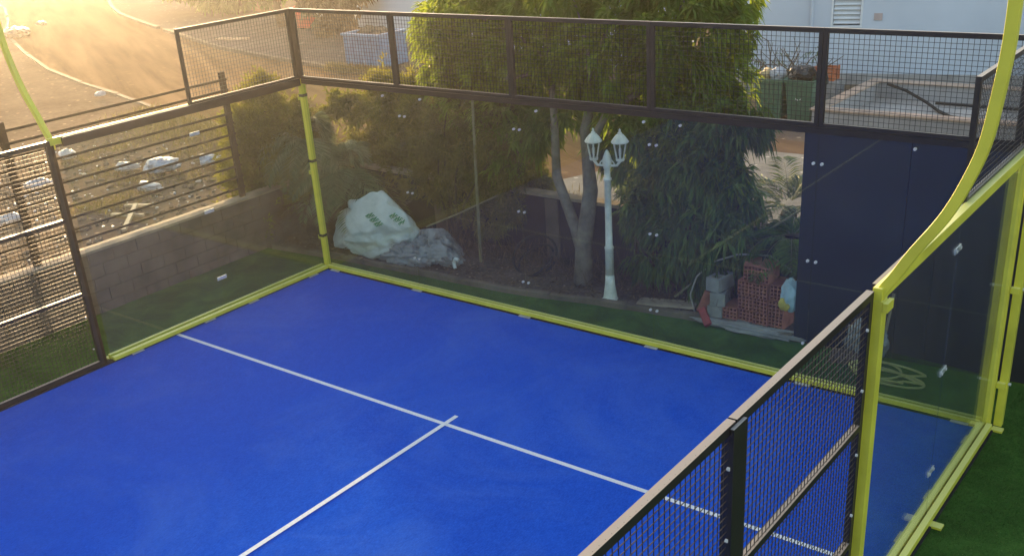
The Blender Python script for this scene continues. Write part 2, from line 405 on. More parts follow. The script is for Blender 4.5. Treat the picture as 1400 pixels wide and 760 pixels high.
struct('yard_pavement', sheet([(-1.0, 2.16), (18, 2.16), (18, 9.4), (9, 9.6), (2.0, 9.4), (.2, 5.2)], -.035), ground_mat('pale_yard_concrete', [(.20, .175, .145), (.30, .265, .22), (.40, .36, .31)], .5, 6, bmp=.3))
def kerb_run(line, w, z0, z1, seed, side=1):
    m = MB(); rr = np.random.default_rng(seed)
    for (a, b) in zip(line[:-1], line[1:]):
        L = math.dist(a, b); k = max(1, int(L / 1.0))
        for i in range(k):
            if side and rr.random() < .06: continue
            p = [a[j] + (b[j] - a[j]) * (i + .004) / k for j in (0, 1)]; q = [a[j] + (b[j] - a[j]) * (i + .996) / k for j in (0, 1)]
            dz = rr.normal() * .012; zz = z1 + dz * .5
            m.bar((*p, (z0 + zz) / 2), (*q, (z0 + zz) / 2 + rr.normal() * .008), w + rr.normal() * .01, zz - z0)
    return m
struct('kerb', kerb_run(near[1:13], .14, -.1, .0, 1), M_kerb)
struct('kerb', kerb_run(far[1:13], .18, -.1, .06, 2), M_kerb)

# court
struct('court_floor', sheet([(.06, -20), (9.94, -20), (9.94, -.06), (.06, -.06)], 0), M_court)
SY = -2.93
struct('service_line', sheet([(.06, SY - .028), (9.94, SY - .028), (9.94, SY + .028), (.06, SY + .028)], .004), M_line)
struct('centre_line', sheet([(4.972, -17), (5.028, -17), (5.028, SY + .21), (4.972, SY + .21)], .008), M_line)
pl = MB()
pl.box(-.085, .06, -20, .08, -.2, .012); pl.box(9.94, 10.085, -20, .08, -.2, .012); pl.box(.06, 9.94, -.06, .08, -.2, .012)
struct('concrete_kerb', pl, M_plinth)
turf = MB()
for q in ([(-1.7, -20), (-.08, -20), (-.08, .07), (-1.7, .07)], [(-1.7, .07), (7.5, .07), (7.5, 1.02), (5.9, .98), (4.7, .82), (3.3, .56), (0, .38), (-1.7, .2)],
          [(7.5, .07), (10.08, .07), (10.08, 1.3), (7.5, 1.02)], [(10.08, -20), (18, -20), (18, 2.2), (10.08, 1.3)]):
    turf.add([(x, y, -.012) for x, y in q], [tuple(range(len(q)))])
struct('artificial_lawn', turf, M_turf)
# short blades that stand up out of the lawn where it is seen close
n = 42000
P = np.stack([rng.uniform(10.09, 12.6, n), rng.uniform(-3.6, 1.3, n), np.full(n, -.012)], 1)
D = np.stack([rng.normal(size=n) * .5 + .25, rng.normal(size=n) * .5 - .2, np.ones(n) * .8], 1)
cl = np.array([noise.noise((p[0] * 1.3, p[1] * 1.7, 0)) for p in P]) * .5 + .45
lv = Leaves(); lv.add(*leaf_batch(P, D, .022 + .014 * rng.random(n), .006, .4, np.clip(cl + rng.normal(size=n) * .2, 0, 1)))
o = lv.build('turf_blades', M_blade, None); o['kind'] = 'stuff'; tag(o, 'dark green artificial grass pile of the lawn outside the glass', 'grass')

# garden soil strip with a broken surface
g = MB(); nx, ny = 90, 18; vs = []
def bed_edge(x): return np.interp(x, [-1.7, 0, 3.3, 4.7, 5.9, 7.5], [.28, .46, .64, .9, 1.06, 1.12])
for i in range(nx + 1):
    x = -1.68 + (7.5 + 1.68) * i / nx; e = bed_edge(x)
    for j in range(ny + 1):
        y = e + (1.93 - e) * j / ny
        vs.append((x, y, .03 + .05 * noise.noise((x * 1.4, y * 2, 0)) + .035 * noise.noise((x * 5, y * 5, 3)) + .06 * (j / ny)))
g.add(vs, [(i * (ny + 1) + j, (i + 1) * (ny + 1) + j, (i + 1) * (ny + 1) + j + 1, i * (ny + 1) + j + 1) for i in range(nx) for j in range(ny)])
struct('garden_soil', g, M_soil, smooth=True)
edge = [(x, float(bed_edge(x)) - .05) for x in np.linspace(-1.6, 7.4, 24)]
tag(kerb_run(edge, .09, -.06, .075, 5, 0).build('garden_edging', M_kerb, bevel=.008), 'low broken grey concrete edging between the lawn strip and the planted soil', 'garden edging')

# ================================================================== COURT ENCLOSURE
def wire_panel(m, o, u, v, nu, nv, wu, wv, r=.0021):
    """mesh of wires in the rectangle o + u*[0,wu] + v*[0,wv]"""
    o, u, v = np.array(o, float), np.array(u, float), np.array(v, float); nrm = np.cross(u, v)
    for k in range(1, nu):
        p = o + u * (wu * k / nu); m.bar(tuple(p), tuple(p + v * wv), 2 * r, 2 * r, up=tuple(nrm))
    for k in range(1, nv):
        p = o + v * (wv * k / nv) + nrm * r * 1.9; m.bar(tuple(p), tuple(p + u * wu), 2 * r, 2 * r, up=tuple(nrm))
PITCH = .0508
def frame_rect(m, o, u, v, wu, wv, t, d):
    """a rectangular frame of square tube t wide (butted), d deep, standing inside the rectangle"""
    o, u, v = Vector(o), Vector(u), Vector(v); nrm = u.cross(v)
    m.bar(o + v * t / 2, o + v * t / 2 + u * wu, d, t, up=v)
    m.bar(o + v * (wv - t / 2), o + v * (wv - t / 2) + u * wu, d, t, up=v)
    m.bar(o + v * t + u * t / 2, o + v * (wv - t) + u * t / 2, d, t, up=u)
    m.bar(o + v * t + u * (wu - t / 2), o + v * (wv - t) + u * (wu - t / 2), d, t, up=u)
def clip_plate(m, bolts, c, u, v, n, w=.13, h=.05):
    """steel glass clip at c: plate along u, with two bolt heads"""
    c, u, v, n = Vector(c), Vector(u), Vector(v), Vector(n)
    m.bar(c - u * w / 2, c + u * w / 2, .008, h, up=v)
    for s in (-1, 1):
        p = c + u * s * w * .33; bolts.tube([p - n * .014, p + n * .014], .016, 8)

# ---- back wall (y = 0): five panes, five mesh panels above
bw = thing('glass_court_wall', 'long back wall of the court with five clear glass panes under a mesh band', 'court wall', (5, 0, 0))
for i in range(5):
    x0, x1 = 2 * i + .004 + (.05 if i == 0 else 0), 2 * i + 1.996 - (.05 if i == 4 else 0)
    p = MB().box(x0, x1, -.006, .006, .03, 2.925).build('glass_pane', M_glass, bw)
    if i:
        for z in (.5, 1.5, 2.6):
            c = MB(); b = MB(); clip_plate(c, b, (2 * i, 0, z), (1, 0, 0), (0, 0, 1), (0, 1, 0), .14, .04)
            c2 = b.build('clip', M_bolt, p)
for y0, y1 in ((-.05, -.012), (.012, .06)):
    MB().box(.06, 9.94, y0, y1, .022, .075).build('bottom_rail', M_yellow, bw, bevel=.004)
for x in (.25, 2, 4, 6, 8, 9.75):
    MB().box(x - .09, x + .09, -.10, -.055, .013, .024).build('foot_plate', M_plate, bw)
MB().box(.055, 9.945, -.045, -.008, 2.93, 2.995).build('middle_beam', M_black, bw)
MB().box(.055, 9.945, .008, .07, 2.92, 3.005).build('outer_beam', M_yellow, bw, bevel=.004)
for i in range(5):
    m = MB(); frame_rect(m, (2 * i + .003 + (.05 if i == 0 else 0), -.03, 3.0), (1, 0, 0), (0, 0, 1), 1.994 - (.05 if i in (0, 4) else 0), 1.0, .045, .04)
    fr = m.build('mesh_frame', M_black, bw)
    w = MB(); wire_panel(w, (2 * i, -.03, 3.0), (1, 0, 0), (0, 0, 1), round(2 / PITCH), round(1 / PITCH), 2, 1)
    w.build('wire_mesh', M_wire, fr)
for k, x in enumerate((1.7, 4.35, 5.9, 6.38, 2.4, 9.0)):
    MB().tube([(x, -.05, 2.87), (x, -.02, 2.87)], .016, 8).build('bolt', M_bolt, bw)
for cx in (0, 10):
    s = 1 if cx == 0 else -1
    MB().box(cx - .036, cx + .036, -.036, .036, .02, 3.0).build('corner_post', M_yellow, bw, bevel=.004)
    MB().box(cx - .04, cx + .04, -.04, .04, 3.003, 4.0).build('mesh_post', M_black, bw)
    for z in ((.55, 1.75, 2.75) if cx == 0 else ()):
        b = MB(); b.box(cx - .046, cx + .046, -.046, .046, z - .02, z + .02); b.build('clamp', M_rubber, bw)

# ---- side walls
def side_wall(X, s, label):
    """X: wall plane; s: direction that points out of the court"""
    t = thing('glass_court_wall' if s else '', label, 'court wall', (X, -3, 0))
    for k, (y0, y1) in enumerate(((-1.996, -.06), (-3.94, -2.004))):
        p = MB().box(X - .006, X + .006, y0, y1, .03, 2.925).build('glass_pane', M_glass, t)
        if k == 0:
            for z in (.52, 1.52, 2.62):
                c = MB(); b = MB(); clip_plate(c, b, (X, -2, z), (0, 1, 0), (0, 0, 1), (1, 0, 0), .16, .05)
                cl = c.build('clip', M_clip, p); b.build('bolt', M_bolt, cl)
    for a, b_ in ((.012, .07), (-.08, -.012)):
        x0, x1 = sorted((X + s * a, X + s * b_))
        MB().box(x0, x1, -3.94, -.06, .022, .085 if a > 0 else .07).build('bottom_rail', M_yellow, t, bevel=.004)
    x0, x1 = sorted((X + s * .010, X + s * (.075 if s > 0 else .05)))
    MB().box(x0, x1, -4.05, .12, 2.93, 3.02).build('top_beam', M_yellow, t, bevel=.004)
    x0, x1 = sorted((X - s * .045, X - s * .008))
    MB().box(x0, x1, -3.9, -.05, 2.90, 2.985 if s > 0 else 3.01).build('inner_beam', M_black, t)
    x0, x1 = sorted((X + s * .010, X + s * (.085 if s > 0 else .045)))
    MB().box(x0, x1, -4.05, -3.96 if s > 0 else -4.0, .012, 2.93).build('post', M_yellow if s > 0 else M_slat, t, bevel=.004)
    x0, x1 = sorted((X + s * .055, X + s * .135))
    MB().box(x0, x1, .05, .13, .012, 2.928).build('post', M_yellow, t, bevel=.004)
    for z in (.5, 1.55, 2.7):
        MB().box(*sorted((X + s * .04, X + s * .12)), .0, .05, z - .03, z + .03).build('bracket', M_yellow, t)
        MB().tube([(X + s * .136, .09, z), (X + s * .16, .09, z)], .016, 8).build('bolt', M_bolt, t)
    for y in (-3.9, -2.05, -.02):
        MB().box(*sorted((X + s * .06, X + s * .17)), y - .04, y + .05, -.004, .018).build('foot_plate', M_yellow, t)
    for y in (-3.6, -2.4, -1.6, -.4):
        MB().box(*sorted((X - s * .085, X - s * .12)), y - .09, y + .09, .013, .022).build('foot_plate', M_plate, t)
    # 1 m mesh band over the first pane
    m = MB(); frame_rect(m, (X, -2.0, 3.0), (0, 1, 0), (0, 0, 1), 1.94, 1.0, .045, .04); fr = m.build('mesh_frame', M_black, t)
    w = MB(); wire_panel(w, (X, -2.0, 3.0), (0, 1, 0), (0, 0, 1), round(2 / PITCH), round(1 / PITCH), 1.95, 1); w.build('wire_mesh', M_wire, fr)
    # full-height mesh panels in front of the glass
    for k in range(3):
        y1 = -4.06 - 2.0 * k; y0 = y1 - 1.985
        m = MB(); frame_rect(m, (X, y0, .02), (0, 1, 0), (0, 0, 1), 1.985, 2.98, .055, .05)
        for z in (1.02, 2.0): m.bar((X, y0 + .055, z), (X, y1 - .055, z), .05, .05)
        fr = m.build('mesh_frame', M_black, t)
        w = MB(); wire_panel(w, (X + s * .012, y0, .02), (0, 1, 0), (0, 0, 1), round(2 / PITCH), round(3 / PITCH), 1.985, 2.98)
        w.build('wire_mesh', M_wire, fr)
        MB().box(*sorted((X + s * .028, X + s * .05)), y0 - .085, y0 + .07, .012, 2.985).build('post', M_black, t)
        for z in (.25, .7, 1.3, 1.8, 2.3, 2.75):
            if k > 1: break
            for y in (y0 + .075, y1 - .075): MB().tube([(X + s * .02, y, z), (X + s * .035, y, z)], .011, 6).build('screw', M_bolt, fr)
    return t
side_wall(0., -1, 'side wall of glass and mesh on the rubble lot side, beside the block wall')
side_wall(10., 1, 'side wall of glass and mesh on the open lawn side, in front of the navy hoarding')

# ---- curved lighting masts, one at each side post
def mast(X, s, label):
    t = thing('lighting_mast', label, 'lamp mast', (X + s * .11, -4.0, 0), 'curved yellow lighting masts of the court')
    prof = [(.05, 2.94), (.07, 3.01), (.14, 3.12), (.23, 3.28), (.39, 3.53), (.49, 3.75), (.57, 4.0), (.605, 4.26), (.63, 4.55), (.635, 4.82), (.635, 5.6), (.60, 6.0), (.45, 6.3), (.1, 6.45), (-.5, 6.5)]
    # smooth the outline
    P = np.array(prof); q = []
    for i in range(len(P) - 1):
        p0, p1, p2, p3 = P[max(i - 1, 0)], P[i], P[i + 1], P[min(i + 2, len(P) - 1)]
        for u in np.linspace(0, 1, 5)[:-1]:
            q.append(.5 * (2 * p1 + (p2 - p0) * u + (2 * p0 - 5 * p1 + 4 * p2 - p3) * u * u + (3 * p1 - p0 - 3 * p2 + p3) * u ** 3))
    q.append(P[-1]); q = np.array(q); w, d = .07, .06
    m = MB(); vs = []
    for i in range(len(q)):
        tg = q[min(i + 1, len(q) - 1)] - q[max(i - 1, 0)]; tg /= np.linalg.norm(tg); nn = np.array([tg[1], -tg[0]])
        for a, b in ((-1, -1), (1, -1), (1, 1), (-1, 1)):
            k = q[i] + nn * a * w / 2; vs.append((X + s * k[0], -4.0 + b * d / 2, k[1]))
    n = len(q)
    m.add(vs, [(4 * i + k, 4 * i + (k + 1) % 4, 4 * i + 4 + (k + 1) % 4, 4 * i + 4 + k) for i in range(n - 1) for k in range(4)] + [(3, 2, 1, 0), tuple(range(4 * n - 4, 4 * n))])
    m.build('arm', M_yellow, t, bevel=.005)
    MB().box(*sorted((X + s * .088, X + s * .12)), -4.06, -3.94, 2.86, 2.925).build('base_bracket', M_yellow, t)
    h = MB(); h.box(*sorted((X - s * .9, X - s * .45)), -4.15, -3.85, 6.44, 6.5); h.build('lamp_head', M_black, t)
mast(0., -1, 'curved yellow mast rising from the side post next to the rubble lot')
mast(10., 1, 'curved yellow mast rising from the side post next to the open lawn')

# ================================================================== WALLS, FENCES, BUILDINGS
t = thing('block_wall', 'low bare grey block wall carrying the slatted fence beside the rubble lot', 'wall', (-1.8, -4, 0))
m = MB(); zz = -.06
for c in range(5):
    z0 = zz + c * .195; off = (c % 2) * .2
    for k in range(-1, 31):
        y0 = -10.2 + k * .4 + off; y1 = y0 + .392
        y0, y1 = max(y0, -10.2), min(y1, 1.93)
        if y1 - y0 < .05: continue
        dx = rng.normal() * .004
        m.box(-1.9, -1.7 + dx, y0, y1, z0, z0 + .187)
m.build('blocks', M_block, t, bevel=.006)
MB().box(-1.885, -1.722, -10.2, 1.92, -.06, .91).build('mortar', simple('brown_mortar', (.085, .066, .055), .95, .3, 5), t)
m = MB(); L = 60; vs = []
for i in range(L + 1):
    y = -10.2 + 12.13 * i / L
    a = .02 * noise.noise((y * 3, 0, 0)); b = .02 * noise.noise((y * 3, 5, 0)); h = .02 * noise.noise((y * 4, 9, 0))
    vs += [(-1.94 + a, y, .912), (-1.68 + b, y, .912), (-1.675 + b, y, .95 + h * .5), (-1.80, y, .965 + h), (-1.945 + a, y, .95 + h * .5)]
m.add(vs, [(5 * i + k, 5 * i + (k + 1) % 5, 5 * i + 5 + (k + 1) % 5, 5 * i + 5 + k) for i in range(L) for k in range(5)] + [(4, 3, 2, 1, 0), tuple(range(5 * L, 5 * L + 5))])
m.build('coping', M_coping, t, smooth=False)

t = thing('slat_fence', 'open fence of thin dark horizontal steel bars on the low block wall', 'fence', (-1.78, -3.9, .95))
m = MB()
for k in range(11):
    z = 1.13 + .174 * k; m.bar((-1.76, -10.1, z + .01 * math.sin(k * 2.1)), (-1.76, .0, z - .01 * math.cos(k * 1.7)), .010, .036)
m.build('bars', M_slat, t)
for y in (-.05, -3.72, -7.4):
    MB().box(-1.83, -1.78, y - .05, y + .05, .93, 2.99).build('post', M_slat, t)

t = thing('garden_boundary_wall', 'dark block wall behind the garden bed with a pale sunlit coping', 'wall', (3, 2, 0))
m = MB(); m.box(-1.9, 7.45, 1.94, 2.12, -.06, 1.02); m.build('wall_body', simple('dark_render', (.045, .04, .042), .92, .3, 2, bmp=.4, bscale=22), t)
m = MB(); m.box(-1.93, 7.45, 1.92, 2.14, 1.023, 1.075); m.build('coping', M_coping, t, bevel=.012)
for x in (.8, 3.1, 5.4):
    MB().box(x - .12, x + .12, 1.90, 1.937, -.05, 1.02).build('pier', M_block, t)

t = thing('navy_hoarding', 'tall dark navy panel hoarding standing behind the end of the back wall', 'hoarding', (10, 1.2, 0))
a = Vector((7.42, 1.05, 0)); d = Vector((1, .06, 0)).normalized()
for k in range(7):
    p = a + d * (1.215 * k); q = a + d * (1.215 * k + 1.205)
    m = MB(); m.bar(p + Vector((0, 0, 1.34)), q + Vector((0, 0, 1.34)), .04, 2.68); pn = m.build('panel', M_navy, t, bevel=.003)

m = MB(); m.bar(a + Vector((0, .05, 1.33)), a + d * 8.5 + Vector((0, .05, 1.33)), .03, 2.64); m.build('backing_rail', M_dark, t)
m = MB(); m.bar(a + Vector((0, 0, 2.70)), a + d * 8.5 + Vector((0, 0, 2.70)), .06, .035); m.build('cap_rail', M_black, t)

# white building
ub = Vector((5.2, 1.28, 0)).normalized(); vb = Vector((-ub.y, ub.x, 0)); B0 = Vector((-1.2, 15.63, 0))
def bp(u, v, z): p = B0 + ub * u + vb * v; return (p.x, p.y, z)
def bbox(m, u0, u1, v0, v1, z0, z1):
    v = [bp(u, w, z) for u in (u0, u1) for w in (v0, v1) for z in (z0, z1)]
    return m.add(v, [(0, 1, 3, 2), (4, 6, 7, 5), (0, 4, 5, 1), (2, 3, 7, 6), (0, 2, 6, 4), (1, 5, 7, 3)])
t = thing('white_building', 'plain white rendered building with a louvred vent behind the basin', 'building', tuple(B0))
m = MB(); u0v, u1v, z0v, z1v = 3.05, 3.72, 1.42, 2.55
for (a_, b_, c_, e_) in ((0, u0v, -.06, 4.4), (u1v, 17, -.06, 4.4), (u0v, u1v, -.06, z0v), (u0v, u1v, z1v, 4.4)): bbox(m, a_, b_, 0, .25, c_, e_)
bbox(m, 0, 17, .25, 8, -.06, 4.4)
m.build('wall', M_white_wall, t)
m = MB(); bbox(m, -.1, 17.1, -.1, 8.1, 4.403, 4.6); m.build('roof', M_white_wall, t)
v = MB(); bbox(v, u0v + .005, u1v - .005, .15, .24, z0v + .005, z1v - .005); vn = v.build('louvre_vent', M_dark, t)
m = MB()
for (a_, b_, c_, e_) in ((u0v - .05, u0v, z0v - .05, z1v + .05), (u1v, u1v + .05, z0v - .05, z1v + .05), (u0v, u1v, z0v - .05, z0v), (u0v, u1v, z1v, z1v + .05)): bbox(m, a_, b_, -.03, -.002, c_, e_)
m.build('vent_frame', M_louvre, vn)
m = MB(); k = 0; z = z0v + .04
while z < z1v - .05:
    q = [bp(u0v + .01, .02, z), bp(u1v - .01, .02, z), bp(u1v - .01, .11, z + .085), bp(u0v + .01, .11, z + .085)]
    m.add(q + [(x, y, zz_ + .014) for x, y, zz_ in q], [(3, 2, 1, 0), (4, 5, 6, 7), (0, 1, 5, 4), (1, 2, 6, 5), (2, 3, 7, 6), (3, 0, 4, 7)]); z += .115
m.build('slats', M_louvre, vn)
m = MB(); m.tube([bp(2.52, -.05, .1), bp(2.52, -.05, 4.4)], .04, 10); m.build('drain_pipe', M_white_wall, t)
m = MB(); bbox(m, 4.05, 4.25, -.02, -.002, 1.55, 1.72); m.build('wall_patch', simple('pink_patch', (.52, .42, .40), .8, .1), t)
m = MB(); bbox(m, 0, 17, -.03, -.002, -.06, .22); m.build('stained_plinth', M_stained, t)

# far low white wall along the pavement
t = thing('white_garden_wall', 'low bluish white wall running along the far pavement behind the blue skip', 'wall', (-14, 19, 0))
m = MB(); L = [(-27, 24.5), (-19.2, 20.6), (-13.2, 18.6), (-8, 17.2), (-2.2, 16.2)]
for a_, b_ in zip(L[:-1], L[1:]): m.bar((*a_, .9), (*b_, .9), .2, 1.9)
m.build('wall_body', M_white_wall, t)
m = MB()
for a_, b_ in zip(L[:-1], L[1:]): m.bar((*a_, 1.88), (*b_, 1.88), .27, .06)
m.build('coping', M_white_wall, t)
for q in L[1:-1]: MB().box(q[0] - .16, q[0] + .16, q[1] - .17, q[1] + .15, -.05, 2.1).build('pier', M_white_wall, t)

# low basin
t = thing('concrete_basin', 'low unfinished concrete basin with a pinkish coping by the white building', 'basin', (7, 13.7, 0))
ux = Vector((1, .02, 0)).normalized(); uy = Vector((.03, 1, 0)).normalized(); O = Vector((3.25, 11.6, 0))
def pp(a_, b_, z): q = O + ux * a_ + uy * b_; return (q.x, q.y, z)
def pbox(m, a0, a1, b0, b1, z0, z1):
    v = [pp(u, w, z) for u in (a0, a1) for w in (b0, b1) for z in (z0, z1)]
    return m.add(v, [(0, 1, 3, 2), (4, 6, 7, 5), (0, 4, 5, 1), (2, 3, 7, 6), (0, 2, 6, 4), (1, 5, 7, 3)])
m = MB(); pbox(m, 0, 7, 0, .2, -.06, .36); pbox(m, 0, 7, 3.3, 3.5, -.06, .36); pbox(m, 0, .2, .2, 3.3, -.06, .36); pbox(m, 6.8, 7, .2, 3.3, -.06, .36)
m.build('basin_wall', M_poolfl, t)
m = MB(); pbox(m, -.04, 7.04, -.04, .24, .363, .41); pbox(m, -.04, 7.04, 3.26, 3.54, .363, .41); pbox(m, -.04, .24, .24, 3.26, .363, .41); pbox(m, 6.76, 7.04, .24, 3.26, .363, .41)
m.build('coping', M_poolcop, t, bevel=.01)
m = MB(); pbox(m, .2, 6.8, .2, 3.3, -.05, .0); m.build('basin_floor', simple('pale_pool_floor', (.44, .40, .36), .85, .2, .9, bmp=.2), t)  # floor concrete paler than the basin walls
m = MB(); m.tube([pp(.5, 3.1, .38), pp(1.0, 2.9, .3), pp(1.6, 2.6, .12), pp(2.0, 2.2, .04), pp(2.4, 1.75, .04), pp(2.9, 1.6, .04), pp(3.2, 1.75, .04)], .035, 7)
tag(m.build('black_hose', M_rubber, smooth=True), 'black hose hanging over the coping down into the concrete basin', 'hose')
m = MB(); m.tube([pp(1.7, 2.9, .05), pp(3.5, 2.85, .05), pp(6.4, 2.9, .05)], .03, 7)
tag(m.build('drain_pipe', M_rubber), 'thin dark pipe lying straight along the floor of the concrete basin', 'pipe')

# ================================================================== TREES AND PLANTS
def plant(name, label, cat, loc, group=None): return thing(name, label, cat, loc, group)
# --- main tree
t = plant('broadleaf_tree', 'big tree of long hanging green leaves and pale twin trunks behind the white lamp post', 'tree', (4.02, 1.35, 0))
m = MB()
m.tube([(4.02, 1.35, -.05), (4.03, 1.36, .3), (4.03, 1.38, .62), (4.08, 1.42, 1.0), (4.1, 1.5, 1.4), (4.0, 1.6, 1.8), (3.9, 1.7, 2.2), (3.95, 1.9, 2.7)], [.17, .135, .125, .115, .11, .085, .075, .07], 10)
m.tube([(4.0, 1.36, .55), (3.88, 1.4, .85), (3.72, 1.42, 1.2), (3.55, 1.46, 1.55), (3.52, 1.5, 1.9), (3.45, 1.6, 2.4), (3.2, 1.9, 3.0)], [.09, .085, .078, .07, .062, .055, .045], 9)
m.tube([(4.1, 1.48, 1.35), (4.05, 1.5, 1.75), (4.12, 1.55, 2.1), (4.3, 1.7, 2.5), (4.9, 2.1, 2.9)], [.075, .065, .06, .055, .04], 8)
tips = [(.9, 2.6, 3.1), (1.7, 2.2, 3.6), (2.4, 3.0, 3.9), (3.2, 2.4, 4.2), (4.2, 2.9, 4.3), (5.1, 2.4, 3.9), (5.7, 2.8, 3.4), (5.3, 1.9, 2.8), (2.5, 1.7, 2.9), (3.9, 1.8, 3.5), (6.0, 2.2, 2.4)]
for i, q in enumerate(tips):
    st = (3.2, 1.9, 3.0) if q[0] < 3 else ((4.9, 2.1, 2.9) if q[0] > 4.6 else (3.95, 1.9, 2.7))
    limb(m, st, q, .04, .012, .08, 6, i)
m.build('trunk', M_bark, t, smooth=True)
lv = Leaves()
cl = [(.75, 2.6, 3.15, .62, .7, .75), (.55, 2.9, 2.55, .42, .5, .5), (1.5, 2.2, 3.55, .75, .7, .65), (1.45, 2.3, 2.75, .6, .55, .5), (2.3, 2.9, 3.9, .9, .8, .6), (2.35, 2.0, 3.05, .75, .6, .65),
      (3.2, 2.3, 4.1, .85, .8, .6), (3.25, 2.1, 3.1, .7, .6, .6), (4.1, 2.7, 4.2, .95, .8, .6), (4.1, 2.0, 3.2, .75, .65, .65), (4.95, 2.3, 3.8, .85, .8, .7), (5.0, 2.2, 2.95, .7, .6, .65),
      (5.35, 2.6, 3.35, .6, .7, .65), (5.35, 2.5, 2.6, .5, .5, .55), (5.75, 2.1, 2.3, .4, .4, .45), (5.0, 2.0, 2.3, .6, .5, .45), (2.35, 1.8, 2.35, .5, .4, .4), (3.0, 1.9, 2.42, .38, .3, .3),
      (1.0, 3.3, 3.9, .7, .7, .5), (5.3, 3.2, 4.0, .5, .6, .5), (4.35, 1.9, 2.45, .3, .3, .3), (5.6, 2.8, 2.9, .3, .4, .5)]
cl += [(2.3, 1.75, 2.15, .4, .3, .3), (2.9, 1.85, 2.2, .35, .3, .28), (3.35, 1.9, 2.35, .35, .3, .25), (1.5, 2.0, 2.35, .4, .35, .35), (3.1, 1.65, 2.15, .3, .25, .25), (2.7, 1.6, 1.95, .3, .22, .3), (2.45, 1.6, 1.6, .25, .2, .3), (4.75, 1.75, 2.2, .35, .3, .3), (5.3, 1.7, 2.15, .4, .3, .35), (5.8, 1.75, 2.1, .35, .3, .35), (5.5, 1.65, 1.7, .3, .22, .3), (6.1, 1.7, 1.8, .25, .22, .3), (.8, 2.4, 2.5, .4, .4, .4)]
rosettes(lv, cl, 270, 13, .215, .056)
lv.sprays([(q[0], q[1], q[2], q[3] * .7, q[4] * .7, q[5] * .7) for q in cl], 300, 6, .18, .05, .6, spread=.8, down=.4)
lv.build('crown', M_leaf, t)
# --- dark drooping tree on the right of the lamp
t = plant('drooping_shrub', 'tall dark drooping shrub filling the bed between the lamp post and the palms', 'shrub', (5.5, 1.6, 0))
m = MB()
for i, q in enumerate([(5.0, 1.6, 1.5), (5.4, 1.8, 1.9), (5.9, 1.7, 1.8), (6.3, 1.75, 1.5), (5.6, 1.4, 1.2), (4.95, 1.3, .9)]): limb(m, (5.5 + .1 * (i - 3), 1.6, -.02), q, .03, .01, .12, 6, 40 + i)
m.build('stems', M_bark2, t, smooth=True)
lv = Leaves()
lv.sprays([(5.2, 1.7, 1.75, .5, .3, .45), (5.8, 1.75, 1.75, .5, .3, .5), (6.15, 1.75, 1.55, .35, .3, .5), (5.0, 1.6, 1.1, .35, .3, .4), (5.6, 1.6, 1.0, .45, .3, .4), (6.1, 1.55, .85, .35, .28, .4), (5.2, 1.5, .55, .3, .25, .3), (6.35, 1.65, 1.0, .3, .2, .3), (5.3, 1.8, 2.3, .5, .35, .4), (6.0, 1.85, 2.25, .5, .35, .45), (4.75, 1.65, 2.0, .25, .25, .35), (5.75, 1.5, .45, .35, .25, .3), (6.2, 1.7, .7, .3, .25, .3), (4.5, 2.5, 1.3, .4, .3, .5), (4.8, 2.4, .9, .3, .25, .4), (4.95, 2.3, 1.8, .35, .3, .5), (4.3, 2.6, 1.9, .3, .3, .4), (3.75, 2.7, 2.0, .32, .25, .35), (3.95, 2.6, 1.6, .3, .25, .35), (4.2, 2.5, 1.2, .35, .25, .35), (4.4, 2.45, 2.25, .35, .25, .35), (5.4, 2.5, 1.6, .4, .3, .6), (5.2, 2.5, 2.2, .4, .3, .5), (5.6, 2.5, .9, .5, .3, .5)], 700, 9, .17, .044, .7, spread=.55, down=.75)
rosettes(lv, [(5.2, 1.65, 1.8, .55, .35, .5), (5.8, 1.7, 2.0, .5, .35, .5), (6.15, 1.7, 1.6, .35, .3, .5), (5.5, 1.5, 1.1, .5, .3, .5), (6.2, 1.55, 1.0, .4, .3, .4), (5.9, 1.85, 2.4, .5, .35, .35), (4.9, 1.6, 1.3, .3, .3, .4)], 240, 12, .20, .05)
lv.build('crown', M_leafd, t)
# --- left bush (feathery conifer)
def feather(name, label, cat, loc, cl, mat, per, L, W, spread=.55, down=-.35, stems=6, h=1.5, droop=.1, grp=None):
    t = plant(name, label, cat, loc, grp)
    m = MB()
    for i in range(stems):
        c = cl[i % len(cl)]; limb(m, (loc[0] + rng.normal() * .06, loc[1] + rng.normal() * .06, loc[2] - .02), (c[0], c[1], c[2] + c[5] * .3), .028, .008, .08, 6, 60 + i)
    m.build('stems', M_bark2, t, smooth=True)
    lv = Leaves(); lv.sprays(cl, per, 10, L, W, droop, spread, down); lv.build('crown', mat, t)
    return t
feather('conifer_bush', 'tall yellowish feathery bush at the end of the slatted fence', 'bush', (-2.1, .75, 0),
        [(-2.15, .55, .55, .42, .5, .5), (-2.1, .7, 1.15, .55, .6, .55), (-2.0, .85, 1.7, .52, .6, .5), (-2.05, .8, 2.2, .38, .45, .4), (-1.75, 1.2, 1.5, .4, .4, .5), (-2.3, .3, 1.6, .3, .3, .4), (-1.95, .95, 2.5, .2, .22, .25), (-2.1, .5, 1.9, .4, .4, .4), (-1.65, 1.0, 2.05, .35, .35, .4), (-1.6, 1.0, .9, .35, .35, .45)], M_leafy, 2300, .10, .034)
